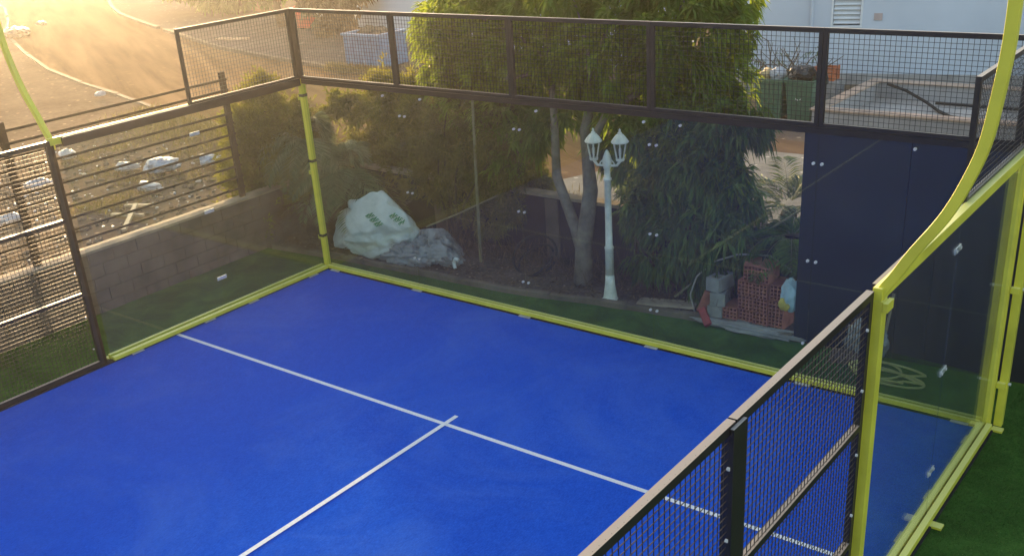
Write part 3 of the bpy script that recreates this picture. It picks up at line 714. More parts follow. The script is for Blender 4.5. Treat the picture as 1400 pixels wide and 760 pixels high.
feather('feathery_bush', 'mid-height feathery bush with yellow tips behind the heap of bags', 'bush', (1.6, 1.5, 0),
        [(1.1, 1.65, 1.35, .5, .3, .45), (1.7, 1.7, 1.75, .5, .3, .5), (2.25, 1.6, 1.5, .45, .3, .5), (1.6, 1.6, 1.0, .5, .28, .35), (2.45, 1.55, 2.1, .4, .3, .4), (1.3, 1.75, 2.2, .4, .3, .35), (2.6, 1.5, 1.1, .3, .25, .4), (1.9, 1.7, 2.35, .45, .3, .35), (.75, 1.7, 1.0, .4, .28, .4), (2.0, 1.7, .7, .4, .25, .35), (2.85, 1.6, 1.7, .25, .22, .4)], M_feather, 1300, .12, .028, droop=.25)
feather('dense_bush', 'olive bush at the far side of the block wall beside the fan palm', 'bush', (-.3, 2.6, 0),
        [(-.9, 2.7, 1.7, .6, .5, .6), (-.2, 2.7, 1.9, .6, .5, .55), (.5, 2.7, 1.8, .5, .4, .6), (-.5, 2.5, 1.1, .6, .3, .5), (.3, 2.55, 1.2, .5, .3, .5), (1.0, 2.6, 1.9, .45, .35, .6), (-1.4, 2.6, 1.3, .45, .4, .6), (.1, 2.7, 2.35, .4, .35, .35), (-1.3, 2.4, .7, .5, .3, .5), (0, 2.3, .7, .6, .25, .5), (1.2, 2.3, .9, .5, .25, .5), (1.8, 2.5, 1.5, .5, .3, .6), (2.3, 2.5, 1.2, .4, .3, .5), (-.6, 2.3, 1.6, .5, .3, .5), (.9, 2.5, 1.4, .5, .3, .5), (1.5, 2.3, .8, .4, .25, .4), (-1.15, 2.4, 2.05, .5, .35, .42), (-.6, 2.4, 2.15, .5, .35, .35), (-1.65, 2.35, 1.85, .4, .35, .45), (-.2, 2.2, 1.1, .5, .25, .45), (.5, 2.2, 1.5, .45, .25, .5), (.2, 2.2, 2.0, .45, .3, .4)], M_leafy, 1300, .14, .038, droop=.3)
# --- small palms
def palm(name, label, loc, h, nf, fl, sag, elev, mat, leaf=.3, width=.018, lean=(0, 0), grp='small garden palms', nl=46):
    t = plant(name, label, 'palm', loc, grp)
    top = (loc[0] + lean[0], loc[1] + lean[1], loc[2] + h)
    m = MB(); m.lathe([(.11, -.05), (.12, .1), (.10, h * .5), (.12, h - .08), (.06, h)], loc, 10); m.build('trunk', M_bark2, t)
    lv = Leaves(); ra = MB()
    for k in range(nf):
        frond(lv, top, 2.4 * k + rng.random() * .4, elev[0] + (elev[1] - elev[0]) * ((k * .618) % 1), fl * (.75 + .35 * rng.random()), nl, leaf, width, sag * (.7 + .6 * rng.random()), ra)
    lv.build('crown', mat, t); ra.build('frond_stalks', M_bamboo, t)
palm('garden_palm', 'bushy grey-green palm with arching fronds beside the sack, past the court corner post', (-.72, 1.25, .05), 1.15, 34, 1.1, .75, (.1, 1.35), M_palm, .36, .03)
palm('garden_palm', 'tall fountain-like palm between the conifer bush and the court corner post', (-1.42, 1.15, .05), 1.62, 34, 1.0, .85, (.1, 1.3), M_palm, .34, .03)
palm('garden_palm', 'feathery pale palm rising over the tan wall end beside the navy hoarding', (6.45, 3.0, -.06), 1.1, 13, 1.2, .5, (.2, 1.3), M_palm, .36, .03, nl=25)
palm('garden_palm', 'small dark palm with drooping fronds right above the brick stack', (7.02, 1.76, .05), 1.0, 15, .75, .75, (.1, 1.1), M_leafd, .30, .022)
palm('garden_palm', 'yellowish low palm just in front of the conifer bush by the block wall', (-1.35, .95, .03), .55, 14, .7, .7, (.1, 1.2), M_dry, .26, .014)
# undergrowth: dry stems and leaf litter in the bed
lv = Leaves(); n = 2600
x = rng.uniform(-1.5, 7.2, n); e = np.array([bed_edge(q) for q in x]); y = e + .03 + rng.random(n) * (1.85 - e)
P = np.stack([x, y, .05 + rng.random(n) * .05], 1); D = rng.normal(size=(n, 3)) * np.array([1, 1, .25])
lv.add(*leaf_batch(P, D, .05 + .09 * rng.random(n), .022, .05, rng.random(n)))
n = 900; x = rng.uniform(.6, 6.8, n); P = np.stack([x, rng.uniform(1.1, 1.85, n), np.full(n, .03)], 1)
D = np.stack([rng.normal(size=n) * .5, rng.normal(size=n) * .35, np.ones(n)], 1)
lv.add(*leaf_batch(P, D, .2 + .45 * rng.random(n), .008, .1, rng.random(n)))
o = lv.build('leaf_litter', M_dry, None); o['kind'] = 'stuff'; tag(o, 'dry leaves and dead stems scattered over the garden soil', 'leaf litter')
# weeds along road
lv = Leaves(); n = 7000
u = rng.random(n); x = -14.5 + 16 * u; y = np.interp(x, [-14.5, -12.6, -8, 0, 2], [6.9, 6.4, 5.6, 4.8, 4.7]) - .25 + rng.normal(size=n) * .28 - (rng.random(n) ** 3) * 1.6
P = np.stack([x, y, np.full(n, -.05)], 1); D = np.stack([rng.normal(size=n) * .45, rng.normal(size=n) * .45, np.ones(n)], 1)
lv.add(*leaf_batch(P, D, .12 + .3 * rng.random(n), .022, .25, rng.random(n)))
n = 5000; c = rng.integers(0, 26, n); cx = rng.uniform(-15, -2.3, 26); cy = rng.uniform(-4, 6, 26)
P = np.stack([cx[c] + rng.normal(size=n) * .3, cy[c] + rng.normal(size=n) * .3, np.full(n, -.05)], 1); D = np.stack([rng.normal(size=n) * .6, rng.normal(size=n) * .6, np.ones(n)], 1)
lv.add(*leaf_batch(P, D, .08 + .2 * rng.random(n), .02, .3, rng.random(n)))
n = 2500; x = rng.uniform(-13.8, -10.9, n); y = 13.1 - .35 * (x + 12.3) * 0 + rng.normal(size=n) * .12
P = np.stack([x, y, np.full(n, -.05)], 1); D = np.stack([rng.normal(size=n) * .4, rng.normal(size=n) * .4, np.ones(n)], 1)
lv.add(*leaf_batch(P, D, .15 + .35 * rng.random(n), .025, .25, rng.random(n)))
o = lv.build('weeds', M_weed, None); o['kind'] = 'stuff'; tag(o, 'dry yellow weeds along the kerb and over the rubble lot', 'weeds')

# far trees
def far_tree(name, label, loc, h, w, mat, seed, trunk_h=.5, L=.3, grp='trees along the far pavement'):
    t = plant(name, label, 'tree', loc, grp); rr = np.random.default_rng(seed)
    m = MB(); limb(m, (loc[0], loc[1], loc[2] - .05), (loc[0], loc[1], loc[2] + h * .6), w * .1, w * .04, .04, 6, seed)
    for k in range(4): limb(m, (loc[0], loc[1], loc[2] + trunk_h), (loc[0] + rr.normal() * w * .35, loc[1] + rr.normal() * w * .3, loc[2] + h * .75), w * .04, .015, .1, 5, seed + k)
    m.build('trunk', M_bark2, t, smooth=True)
    cl = [(loc[0] + rr.normal() * w * .28, loc[1] + rr.normal() * w * .25, loc[2] + trunk_h + (h - trunk_h) * (.25 + .6 * rr.random()), w * .3, w * .3, (h - trunk_h) * .25) for _ in range(9)]
    cl += [(loc[0], loc[1], loc[2] + trunk_h + (h - trunk_h) * .5, w * .36, w * .36, (h - trunk_h) * .38)]
    lv = Leaves(); lv.sprays(cl, 260, 7, L, L * .36, .4, .7, .3); lv.build('crown', mat, t)
far_tree('street_tree', 'rounded sunlit tree at the top of the curving road', (-33.5, 23.5, 0), 3.0, 3.4, M_leafd, 11, .02)
far_tree('street_tree', 'yellowish tree next to the rounded one above the pavement', (-30.6, 23.2, 0), 2.8, 3.2, M_leafd, 12, .02)
far_tree('street_tree', 'small green tree beside the red box', (-24.2, 20.2, 0), 3.2, 2.0, M_leaf, 13, .9)
far_tree('street_tree', 'dark brown dense clipped tree between the red box and the blue skip', (-19.6, 19.2, 0), 3.6, 2.1, M_dry, 14, .1)

# ================================================================== LAMP POST
LX, LY = 4.72, .99
t = thing('lamp_post', 'white ornamental lamp post with two lanterns at the edge of the bed', 'lamp post', (LX, LY, 0))
m = MB(); m.lathe([(.12, -.03), (.125, .03), (.10, .06), (.085, .16), (.07, .26), (.062, .40)], (LX, LY, 0), 20); m.build('base', M_lamp, t, smooth=True)
m = MB(); m.lathe([(.060, .401), (.058, .78), (.064, .79), (.064, .815), (.050, .83), (.046, 1.2), (.045, 1.75), (.056, 1.76), (.056, 1.79), (.042, 1.80), (.040, 1.90), (.058, 1.97), (.066, 2.03), (.05, 2.09), (.03, 2.14), (.012, 2.17)], (LX, LY, 0), 20, .07)
m.build('pole', M_lamp, t, smooth=True)
for sx in (-1, 1):
    dx, dy = sx * .175, sx * .05
    m = MB(); m.tube([(LX, LY, 2.0), (LX + dx * .35, LY + dy * .35, 1.96), (LX + dx * .75, LY + dy * .75, 1.965), (LX + dx, LY + dy, 2.03)], [.022, .018, .018, .022], 8)
    m.tube([(LX + dx * .2, LY + dy * .2, 2.06), (LX + dx * .5, LY + dy * .5, 2.0), (LX + dx * .62, LY + dy * .62, 1.96)], .01, 6)
    m.build('arm', M_lamp, t, smooth=True)
    c = (LX + dx, LY + dy, 2.03)
    m = MB()
    for k in range(6):                                   # cage bars
        a_ = math.pi / 3 * k; ca, sa = math.cos(a_), math.sin(a_)
        m.bar((c[0] + .05 * ca, c[1] + .05 * sa, c[2] + .03), (c[0] + .092 * ca, c[1] + .092 * sa, c[2] + .25), .014, .014)
    m.lathe([(.02, -.01), (.055, .0), (.06, .03), (.045, .035)], c, 12)
    la = m.build('lantern', M_lamp, t)
    m = MB(); m.lathe([(.115, .245), (.118, .26), (.085, .31), (.05, .35), (.03, .36), (.03, .375), (.012, .39), (.016, .41), (.004, .43)], c, 12); m.build('lantern_roof', M_lamp, la)
    m = MB(); m.lathe([(.044, .036), (.085, .244)], c, 6); m.build('lantern_glass', M_lampglass, la)
    m = MB(); m.lathe([(.012, .04), (.02, .1), (.02, .16), (.008, .18)], c, 8); m.build('bulb', M_pvc, la, smooth=True)

# ================================================================== HEAP OF BAGS
from mathutils.bvhtree import BVHTree
sk = lump((.34, .86, .43), (.92, .44, .54), 3.3, 6, .34, 1.7, .9, .12, .07, 11)
V = sk.v[0]; V[:, 2] += .16 * np.clip((V[:, 0] - .3), -.6, .5) * .3
so = sk.build('white_sack', M_sack, None, loc=(.42, .98, 0), smooth=True)
tag(so, 'big crumpled white woven sack with green print at the court corner', 'sack')
bv = BVHTree.FromPolygons([tuple(v) for v in V], [tuple(f) for f in sk.f])
# rows of illegible green strokes printed on the side that faces the court
m = MB(); eye = Vector((12.06, -10.37, 5.66)); rr = np.random.default_rng(4)
def print_row(c, ang, n, h, w):
    c = Vector(c); to = (eye - c).normalized(); sx = to.cross(Vector((0, 0, 1))).normalized() * -1; sy = sx.cross(to) * -1
    if sy.z < 0: sy = -sy
    ex = sx * math.cos(ang) + sy * math.sin(ang); ey = -sx * math.sin(ang) + sy * math.cos(ang)
    for k in range(n):
        p = c + ex * ((k - n / 2) * w * 1.35); hh = h * (.7 + .5 * rr.random())
        for seg in ((-.5, -.5, -.5, .5), (-.5, .5, .3, .5), (-.5, 0, .2, 0)) if k % 2 else ((-.5, -.5, -.1, .5), (-.1, .5, .3, -.5), (-.4, -.1, .2, -.1)):
            a_ = p + ex * seg[0] * w + ey * seg[1] * hh; b_ = p + ex * seg[2] * w + ey * seg[3] * hh; pts = []
            for u in np.linspace(0, 1, 5):
                q = a_.lerp(b_, u); hit = bv.ray_cast(q + to * 1.5, -to, 3)
                if hit[0]: pts.append(hit[0] + hit[1] * .004)
            if len(pts) > 1: m.tube([tuple(q) for q in pts], .008, 4)
for rows in (((.40, .60, -.9, 6), (.48, .63, -.9, 6)), ((.92, .70, -.75, 5), (.99, .73, -.75, 5))):
    m = MB()
    for (px, pz, ang, n_) in rows: print_row((px, .75, pz), ang, n_, .062, .034)
    if m.v: m.build('green_print', M_print, so)

o = lump((1.38, 1.0, .24), (.66, .36, .38), 8.1, 6, .5, 2.4, .7, -.1, .30, 12).build('plastic_sheet', M_film, None, loc=(1.35, 1.05, 0), smooth=True)
tag(o, 'crumpled grey plastic film heaped against the white sack', 'plastic film')
o = lump((.95, .70, .12), (.55, .18, .18), 5.2, 5, .5, 2.4, .6, .05, .25).build('plastic_sheet', M_film, None, loc=(.7, .72, 0), smooth=True)
tag(o, 'small grey plastic wrap tucked under the front of the white sack', 'plastic film')

# ================================================================== BUILDERS' LEFTOVERS
def hollow_brick():
    m = MB(); L, H, D = .20, .20, .33; n = 4; w = .014
    xs = np.linspace(-L / 2, L / 2, n + 1); zs = np.linspace(0, H, n + 1)
    for x in xs: m.box(max(x - w / 2, -L / 2), min(x + w / 2, L / 2), -D / 2, D / 2, 0, H)
    for i in range(n):
        for z in zs: m.box(xs[i] + (w / 2 if i else w / 2), xs[i + 1] - w / 2, -D / 2 + .001, D / 2 - .001, max(z - w / 2, 0.0006), min(z + w / 2, H - .0006))
    return m
t0 = thing('hollow_brick', 'hollow red clay brick at the low outer end of the stack', 'brick', (6.52, 1.22, .05), 'hollow red bricks stacked in the bed')
hollow_brick_m = hollow_brick(); hb = MB(); hb.v = [hollow_brick_m.v[0] * 1 if False else np.concatenate(hollow_brick_m.v) + np.array([6.52, 1.22, .05])]; hb.f = hollow_brick_m.f; hb.n = hollow_brick_m.n
hb.build('clay_shell', M_brick, t0)
MB().box(6.425, 6.615, 1.30, 1.31, .055, .245).build('hole_shade_plate', M_brickshade, t0)  # dark plate across the holes, painted as the shade inside them
spots = [(c, r) for c in range(4) for r in range((1, 3, 4, 3)[c])]
for (c, r) in spots[1:]:
    word = ['bottom', 'second', 'third', 'fourth'][r]; colw = ['first', 'second', 'third', 'fourth', 'fifth'][c]
    copy_thing(t0, (6.52 + .207 * c + rng.normal() * .006, 1.22 + rng.normal() * .012 + .012 * c, .05 + .203 * r), f'hollow red clay brick, {word} course of the {colw} column from the lamp post', (0, 0, rng.normal() * .03))
copy_thing(t0, (6.735, 1.25, .662), 'single hollow red brick lying on top of the brick stack', (0, 0, .35))
o = MB().box(-.11, .11, -.05, .05, 0, .30).build('clay_tile', M_brick, None, bevel=.01); o.location = (6.12, 1.12, .06); o.rotation_euler = (-.25, .35, .3)
tag(o, 'red clay block leaning at a tilt beside the cement blocks', 'clay block')
o = MB().box(-.05, .05, -.15, .15, 0, .05).build('red_offcut', simple('dull_red_paint', (.30, .05, .04), .6, .3, 8), None, bevel=.006); o.location = (6.22, .98, .07); o.rotation_euler = (.5, -.6, .5)
tag(o, 'bright red offcut lying on the edging below the leaning clay block', 'offcut')
cbz = .05
for k, (x, y, z, a_) in enumerate(((6.30, 1.2, .05, .1), (6.31, 1.2, .24, .25), (6.30, 1.21, .43, -.15))):
    m = MB(); m.box(-.10, .10, -.18, -.12, 0, .185); m.box(-.10, .10, .12, .18, 0, .185); m.box(-.10, -.06, -.12, .12, 0, .185); m.box(.06, .10, -.12, .12, 0, .185); m.box(-.06, .06, -.02, .02, 0, .185)
    o = m.build('cement_block', M_cement, None, bevel=.006); o.location = (x, y, z); o.rotation_euler = (0, 0, a_)
    tag(o, ('hollow grey cement block at the foot of the small grey pile', 'hollow grey cement block in the middle of the small grey pile', 'hollow grey cement block topmost on the small grey pile')[k], 'cement block', 'grey cement blocks beside the bricks')
o = lump((6.75, 1.02, .03), (.75, .13, .06), 2.2, 4, .4, 2.5, .5, .04).build('mortar_heap', M_cement, None, loc=(6.75, 1.02, 0))
tag(o, 'spilled pale mortar strip in front of the brick stack', 'mortar')
o = lump((7.32, 1.10, .56), (.12, .10, .23), 6.4, 4, .25, 1.8, .9, .2, .08); oo = o.build('cement_bag', M_bluewhite, None, loc=(7.32, 1.10, .3), smooth=True)
tag(oo, 'pale blue and white cement bag propped on the brick stack by the navy hoarding', 'bag')
bb = lump((7.28, 1.03, .46), (.08, .05, .09), 4.4, 3, .2, 2, .9); bb.build('yellow_label', M_bagyellow, oo)
# planks and wooden board
def plank(name, a_, b_, w, h, mat, label, cat='plank', group=None):
    m = MB(); m.bar(a_, b_, w, h); o = m.build(name, mat, None, loc=tuple((np.array(a_) + np.array(b_)) / 2)); return tag(o, label, cat, group)
plank('wooden_board', (5.15, 1.05, .07), (5.95, 1.22, .10), .22, .03, M_coping, 'dusty pale board lying flat in the bed beside the lamp post')
plank('wooden_stick', (8.52, 1.02, .0), (8.6, 1.06, .85), .03, .03, M_wood, 'thin brown stick leaning on the navy hoarding behind the yellow hose', 'stick')
m = MB(); m.tube([(5.6, 1.25, .15), (6.4, 1.6, .9), (7.35, 1.96, 1.62)], [.018, .016, .013], 7)
tag(m.build('bamboo_pole', M_bamboo, None, loc=(5.6, 1.25, 0)), 'long bamboo pole leaning over the bed towards the tan wall end', 'bamboo pole', 'bamboo poles in the bed')
m = MB(); m.tube([(2.2, 1.2, .02), (2.24, 1.2, 1.4), (2.27, 1.22, 2.62)], [.026, .024, .02], 7)
tag(m.build('bamboo_pole', M_bamboo, None, loc=(2.2, 1.2, 0)), 'upright yellowish bamboo pole standing in the feathery bush', 'bamboo pole', 'bamboo poles in the bed')
m = MB(); m.tube([(1.35, .95, .6), (1.9, 1.15, .85), (2.5, 1.4, 1.15)], .014, 6)
tag(m.build('bamboo_pole', M_bamboo, None, loc=(1.35, .95, 0)), 'thin green cane slanting up from the heap of bags', 'bamboo pole', 'bamboo poles in the bed')
m = MB(); m.tube([(1.95, .85, .14), (2.0, .84, .22), (2.06, .84, .20)], [.03, .025, .03], 6); m.tube([(1.95, .85, .14), (1.99, .83, .05)], .03, 6)
tag(m.build('paper_scrap', M_pvc, None, loc=(1.95, .85, .03)), 'white scrap standing in the dry leaves beside the plastic film', 'scrap')
# hoses
def loop(c, rx, ry, z, tilt, r, a0=0, a1=6.283, n=30, ph=0.):
    return [(c[0] + rx * math.cos(q), c[1] + ry * math.sin(q), z + tilt * math.sin(q + ph)) for q in np.linspace(a0, a1, n)]
m = MB(); m.tube(loop((3.15, 1.35), .38, .22, .30, .25, .02, .2, 6.2), .018, 7); m.tube(loop((3.2, 1.3), .30, .2, .25, .2, .02, .5, 6.4, 26, .4), .018, 7)
tag(m.build('hose_coil', M_rubber, None, loc=(3.15, 1.35, 0), smooth=True), 'loose coil of dark hose among the dead stems beside the tree trunk', 'hose')
q = np.array([(5.98, 1.12, .05), (5.90, 1.13, .28), (5.98, 1.16, .55), (6.2, 1.22, .78), (6.5, 1.32, .90), (6.85, 1.5, .88), (7.1, 1.6, .7), (7.2, 1.68, .3)])
u = np.linspace(0, len(q) - 1, 40); m = MB(); m.tube([tuple(np.interp(k, range(len(q)), q[:, j]) for j in range(3)) for k in u], .012, 7)
tag(m.build('hose_coil', M_hose, None, loc=(6.4, 1.2, 0), smooth=True), 'pale stiff hose arching over the brick stack', 'hose')
m = MB(); p = []
for k in range(4):
    p += loop((8.66 + (.0, .14, -.04, .10)[k], .60 + (.0, -.07, .05, .02)[k]), (.30, .40, .27, .46)[k], (.15, .13, .19, .16)[k], .02 + .014 * k, (.01, .02, .015, .03)[k], .02, (.4, .2, .0, .5)[k], (6.0, 6.3, 6.1, 5.2)[k], 26)
m.tube(p, .014, 7)
tag(m.build('hose_coil', M_hosey, None, loc=(8.8, .6, 0), smooth=True), 'yellow garden hose coiled on the grass strip behind the corner glass', 'hose')
plank('concrete_slab', (8.0, .80, .03), (8.55, .92, .03), .3, .06, M_block, 'flat worn concrete slab on the grass strip before the navy hoarding', 'slab')
o = lump((8.35, 1.0, .2), (.26, .10, .24), 9.1, 4, .4, 2, .8, 0, .2).build('grey_bag', M_film, None, loc=(8.35, 1.0, 0), smooth=True)
tag(o, 'half-empty grey plastic bag leaning on the navy hoarding', 'bag')

# ================================================================== BINS, SKIP, STREET THINGS
def bin_at(loc):
    x, y, z = loc
    t = thing('wheelie_bin', 'green wheelie bin with a white emblem, nearer the basin', 'bin', loc, 'green wheelie bins')
    m = MB(); a_, b_ = .27, .33
    vs = [(x + sx * a_, y + sy * a_ * 1.05, z + .06) for sx, sy in ((-1, -1), (1, -1), (1, 1), (-1, 1))] + [(x + sx * b_, y + sy * b_ * 1.1, z + .93) for sx, sy in ((-1, -1), (1, -1), (1, 1), (-1, 1))]
    m.add(vs, [(3, 2, 1, 0), (0, 1, 5, 4), (1, 2, 6, 5), (2, 3, 7, 6), (3, 0, 4, 7)])
    for k in range(5):
        u = -.2 + .1 * k; m.bar((x + u * .9, y - a_ * 1.05 - .006, z + .1), (x + u * 1.1, y - b_ * 1.1 - .006, z + .88), .035, .02, up=(0, 1, 0))
    m.build('body', M_bin, t, bevel=.01)
    m = MB(); m.bar((x - b_ - .03, y - b_ * 1.1, z + .93), (x + b_ + .03, y - b_ * 1.1, z + .93), .05, .06); m.bar((x - b_, y - b_ * 1.05, z + .93), (x - b_, y + b_ * 1.1, z + .93), .05, .06); m.bar((x + b_, y - b_ * 1.05, z + .93), (x + b_, y + b_ * 1.1, z + .93), .05, .06)
    m.build('rim', M_bin, t)
    m = MB(); m.box(x - b_, x + b_, y + b_ * 1.1 + .02, y + b_ * 1.1 + .06, z + .3, z + 1.0); m.build('lid', M_binlid, t)
    for s in (-1, 1):
        m = MB(); m.tube([(x + s * .26, y + .3, z + .09), (x + s * .32, y + .3, z + .09)], .1, 14); m.build('wheel', M_rubber, t)
    return t
b1 = bin_at((2.78, 12.3, -.05))
em = MB(); em.tube(loop((2.76, 11.98), .085, 0, .55, .085, .01, 0, 5.6, 16, 0.), .012, 5); em.bar((2.70, 11.975, .62), (2.82, 11.975, .62), .01, .025); em.build('white_emblem', M_pvc, b1)
c = copy_thing(b1, (2.06, 12.25, -.05), 'plain green wheelie bin next to the tree, piled with coloured rubbish')
for q in [x for x in bpy.data.objects if x.parent == c and x.name.startswith('white_emblem')]: bpy.data.objects.remove(q)
def bag(c_, r_, mat, seed, label, name='rubbish_bag', grp='rubbish bags on the bins'):
    o = lump(c_, r_, seed, 5, .35, 2, .8, 0, .15, 10).build(name, mat, None, loc=c_, smooth=True); return tag(o, label, 'bag', grp)
bag((2.72, 12.25, 1.0), (.30, .26, .22), M_blackbag, 1.2, 'big black rubbish bag bulging out of the bin with the emblem')
bag((3.12, 12.35, .9), (.16, .2, .2), M_blackbag, 2.2, 'black bag hanging over the basin side of the emblem bin')
bag((2.18, 12.2, .98), (.17, .2, .16), M_whitebag, 3.2, 'white carrier bag on top of the plain bin')
bag((1.90, 12.2, .96), (.16, .2, .15), simple('tan_bag', (.5, .38, .2), .5, .3, 6, bmp=.6), 4.2, 'tan rubbish bag on the plain bin beside the tree')
t = thing('plastic_crate', 'orange plastic crate on the ledge behind the bins', 'crate', (2.35, 14.6, .42))
m = MB(); x, y, z = 2.35, 14.6, .42
for k in range(4):
    zz = z + .03 + .085 * k
    for (a_, b_) in (((-.25, -.17), (.25, -.17)), ((.25, -.17), (.25, .17)), ((.25, .17), (-.25, .17)), ((-.25, .17), (-.25, -.17))): m.bar((x + a_[0], y + a_[1], zz), (x + b_[0], y + b_[1], zz), .02, .06)
for sx in (-1, 1):
    for sy in (-1, 1): m.box(x + sx * .255 - .02, x + sx * .255 + .02, y + sy * .175 - .02, y + sy * .175 + .02, z, z + .33)
m.box(x - .25, x + .25, y - .17, y + .17, z, z + .02); m.build('crate_body', M_orange, t)
m = MB(); m.box(.2, 2.75, 14.35, 14.85, -.06, .42); tag(m.build('concrete_ledge', M_cement, None, loc=(1.4, 14.6, 0), bevel=.02), 'long low concrete ledge behind the green bins', 'ledge')
m = MB(); rr = np.random.default_rng(9)
for k in range(26):
    p = np.array([.4 + rr.random() * 1.7, 14.6 + rr.normal() * .1, .45]); q = p + np.array([rr.normal() * .5, rr.normal() * .2, .15 + .7 * rr.random()]); limb(m, p, q, .018, .006, .15, 5, 200 + k)
t = thing('brushwood', 'heap of cut dark branches piled on the ledge against the white building', 'brushwood', (1.2, 14.6, .42))
m.build('branches', M_twig, t); lv = Leaves(); lv.sprays([(.9, 14.7, .75, .5, .25, .25), (1.9, 14.8, 1.05, .22, .18, .2)], 160, 6, .12, .03, .5); lv.build('withered_leaves', M_leafd, t)

# blue skip
t = thing('blue_skip', 'open blue steel skip standing on the far pavement', 'skip', (-12.5, 13.8, -.02))
x0, x1, y0, y1 = -13.3, -11.75, 13.45, 14.75
m = MB(); m.box(x0, x1, y0, y0 + .04, .08, 1.05); m.box(x0, x1, y1 - .04, y1, .08, 1.05); m.box(x0, x0 + .04, y0 + .04, y1 - .04, .08, 1.05); m.box(x1 - .04, x1, y0 + .04, y1 - .04, .08, 1.05); m.box(x0 + .04, x1 - .04, y0 + .04, y1 - .04, .08, .12)
for k in range(6): u = x0 + .12 + k * (x1 - x0 - .24) / 5; m.box(u - .03, u + .03, y0 - .04, y0 - .002, .1, 1.0)
m.build('body', M_skip, t)
m = MB(); m.box(x0 - .05, x1 + .05, y0 - .06, y0 + .05, 1.053, 1.12); m.box(x0 - .05, x1 + .05, y1 - .05, y1 + .05, 1.053, 1.12); m.box(x0 - .05, x0 + .05, y0 + .05, y1 - .05, 1.053, 1.12); m.box(x1 - .05, x1 + .05, y0 + .05, y1 - .05, 1.053, 1.12); m.build('rim', M_skip, t)
for (x, y) in ((x0 + .15, y0 + .15), (x1 - .15, y0 + .15), (x0 + .15, y1 - .15), (x1 - .15, y1 - .15)): MB().tube([(x, y - .03, .035), (x, y + .03, .035)], .045, 10).build('wheel', M_rubber, t)
o = lump((-12.5, 14.1, .95), (.6, .5, .3), 3.9, 4, .5, 2.5).build('skip_waste', M_twig, None, loc=(-12.5, 14.1, .9)); tag(o, 'brown heap of waste filling the blue skip', 'waste')
# red box and white post
t = thing('red_box', 'red cabinet with a sloping lid standing under the small street tree', 'cabinet', (-22.3, 19.9, 0))
m = MB(); m.box(-22.65, -21.95, 19.7, 20.2, .04, .85); m.build('body', M_red, t, bevel=.02)
m = MB(); m.add([(-22.7, 19.65, .853), (-21.9, 19.65, .853), (-21.9, 20.25, .853), (-22.7, 20.25, .853), (-22.7, 19.65, .9), (-21.9, 19.65, .9), (-21.9, 20.25, 1.02), (-22.7, 20.25, 1.02)], [(3, 2, 1, 0), (4, 5, 6, 7), (0, 1, 5, 4), (1, 2, 6, 5), (2, 3, 7, 6), (3, 0, 4, 7)]); m.build('lid', M_red, t)
for x in (-22.55, -22.05): MB().box(x - .05, x + .05, 19.8, 20.1, -.03, .038).build('foot', M_rubber, t)
m = MB(); m.bar((-20.75, 19.3, -.03), (-21.1, 19.5, 1.5), .26, .06); tag(m.build('white_board', M_pvc, None, loc=(-20.9, 19.4, 0), bevel=.01), 'tall white board leaning beside the red cabinet', 'board')
o = lump((-35.9, 14.5, .12), (.85, .5, .28), 7.7, 4, .3, 2, .5).build('dark_mound', M_blackbag, None, loc=(-35.9, 14.5, 0), smooth=True); tag(o, 'dark bulky bundle dumped on the kerb of the bend', 'bundle')
o = lump((-39.2, 17.6, 0), (.35, .25, .12), 1.7, 3, .3, 2, .5).build('road_debris', M_blackbag, None, loc=(-39.2, 17.6, 0)); tag(o, 'small dark lump lying in the sunlit road', 'debris')

# ================================================================== RUBBLE LOT
lot = MB(); rr = np.random.default_rng(21)
def chunk(m, x, y, s, zz=-.055):
    b = lump((x, y, zz + s * .25), (s * (.6 + .8 * rr.random()), s * (.5 + .5 * rr.random()), s * (.3 + .4 * rr.random())), rr.random() * 50, 2, .5, 1.5, .5, rr.random() * 6, 0, 9)
    m.add(b.v[0], b.f)
mats = [('stone_rubble', M_kerb, 'pale broken stones and mortar lumps strewn over the lot', 1500, .055), ('paper_litter', M_whitebag, 'small white paper and plastic scraps strewn over the lot', 800, .034), ('dark_debris', M_twig, 'brown scraps and clods strewn over the lot', 1300, .065)]
for (nm, mt, lb, cnt, sz) in mats:
    m = MB()
    for k in range(cnt):
        x = -2.2 - 12 * rr.random() ** 1.1; y = rr.uniform(-5, 6.2); chunk(m, x, y, sz * (.4 + 1.1 * rr.random() ** 2))
    o = m.build(nm, mt, None); o['kind'] = 'stuff'; tag(o, lb, 'debris')
def litter_bag(c_, r_, mat, seed, label): o = lump(c_, r_, seed, 5, .5, 2, .5, rr.random() * 3, .2, 12).build('litter_bag', mat, None, loc=c_, smooth=True); tag(o, label, 'litter bag', 'bags dumped on the rubble lot')
M_bl = simple('washed_blue_bag', (.30, .36, .44), .4, .4, 4, bmp=.7, bscale=12)
litter_bag((-8.05, 2.6, .1), (.45, .3, .2), M_bl, 1.1, 'large pale blue bag dumped in the middle of the lot')
litter_bag((-8.9, 2.2, .06), (.3, .2, .12), M_whitebag, 2.1, 'white bag lying just this side of the large blue one')
litter_bag((-7.4, 3.4, .1), (.3, .22, .17), M_bl, 3.1, 'smaller blue bag near the conifer bush')
litter_bag((-11.4, 2.3, .06), (.28, .2, .14), M_whitebag, 4.1, 'white bag alone towards the kerb, seen past the side post')
litter_bag((-7.0, 1.5, .04), (.3, .2, .13), M_whitebag, 5.1, 'flattened white bag in front of the blue ones')
litter_bag((-9.6, .5, .05), (.35, .22, .12), M_bl, 6.1, 'torn blue-white bag close to the lone fence post')
litter_bag((-17.9, 7.3, .05), (.2, .15, .1), M_whitebag, 7.1, 'white bag on the near kerb of the road')
litter_bag((-7.7, -1.2, .05), (.33, .2, .13), M_whitebag, 8.1, 'white bag heap behind the dark mesh panel')
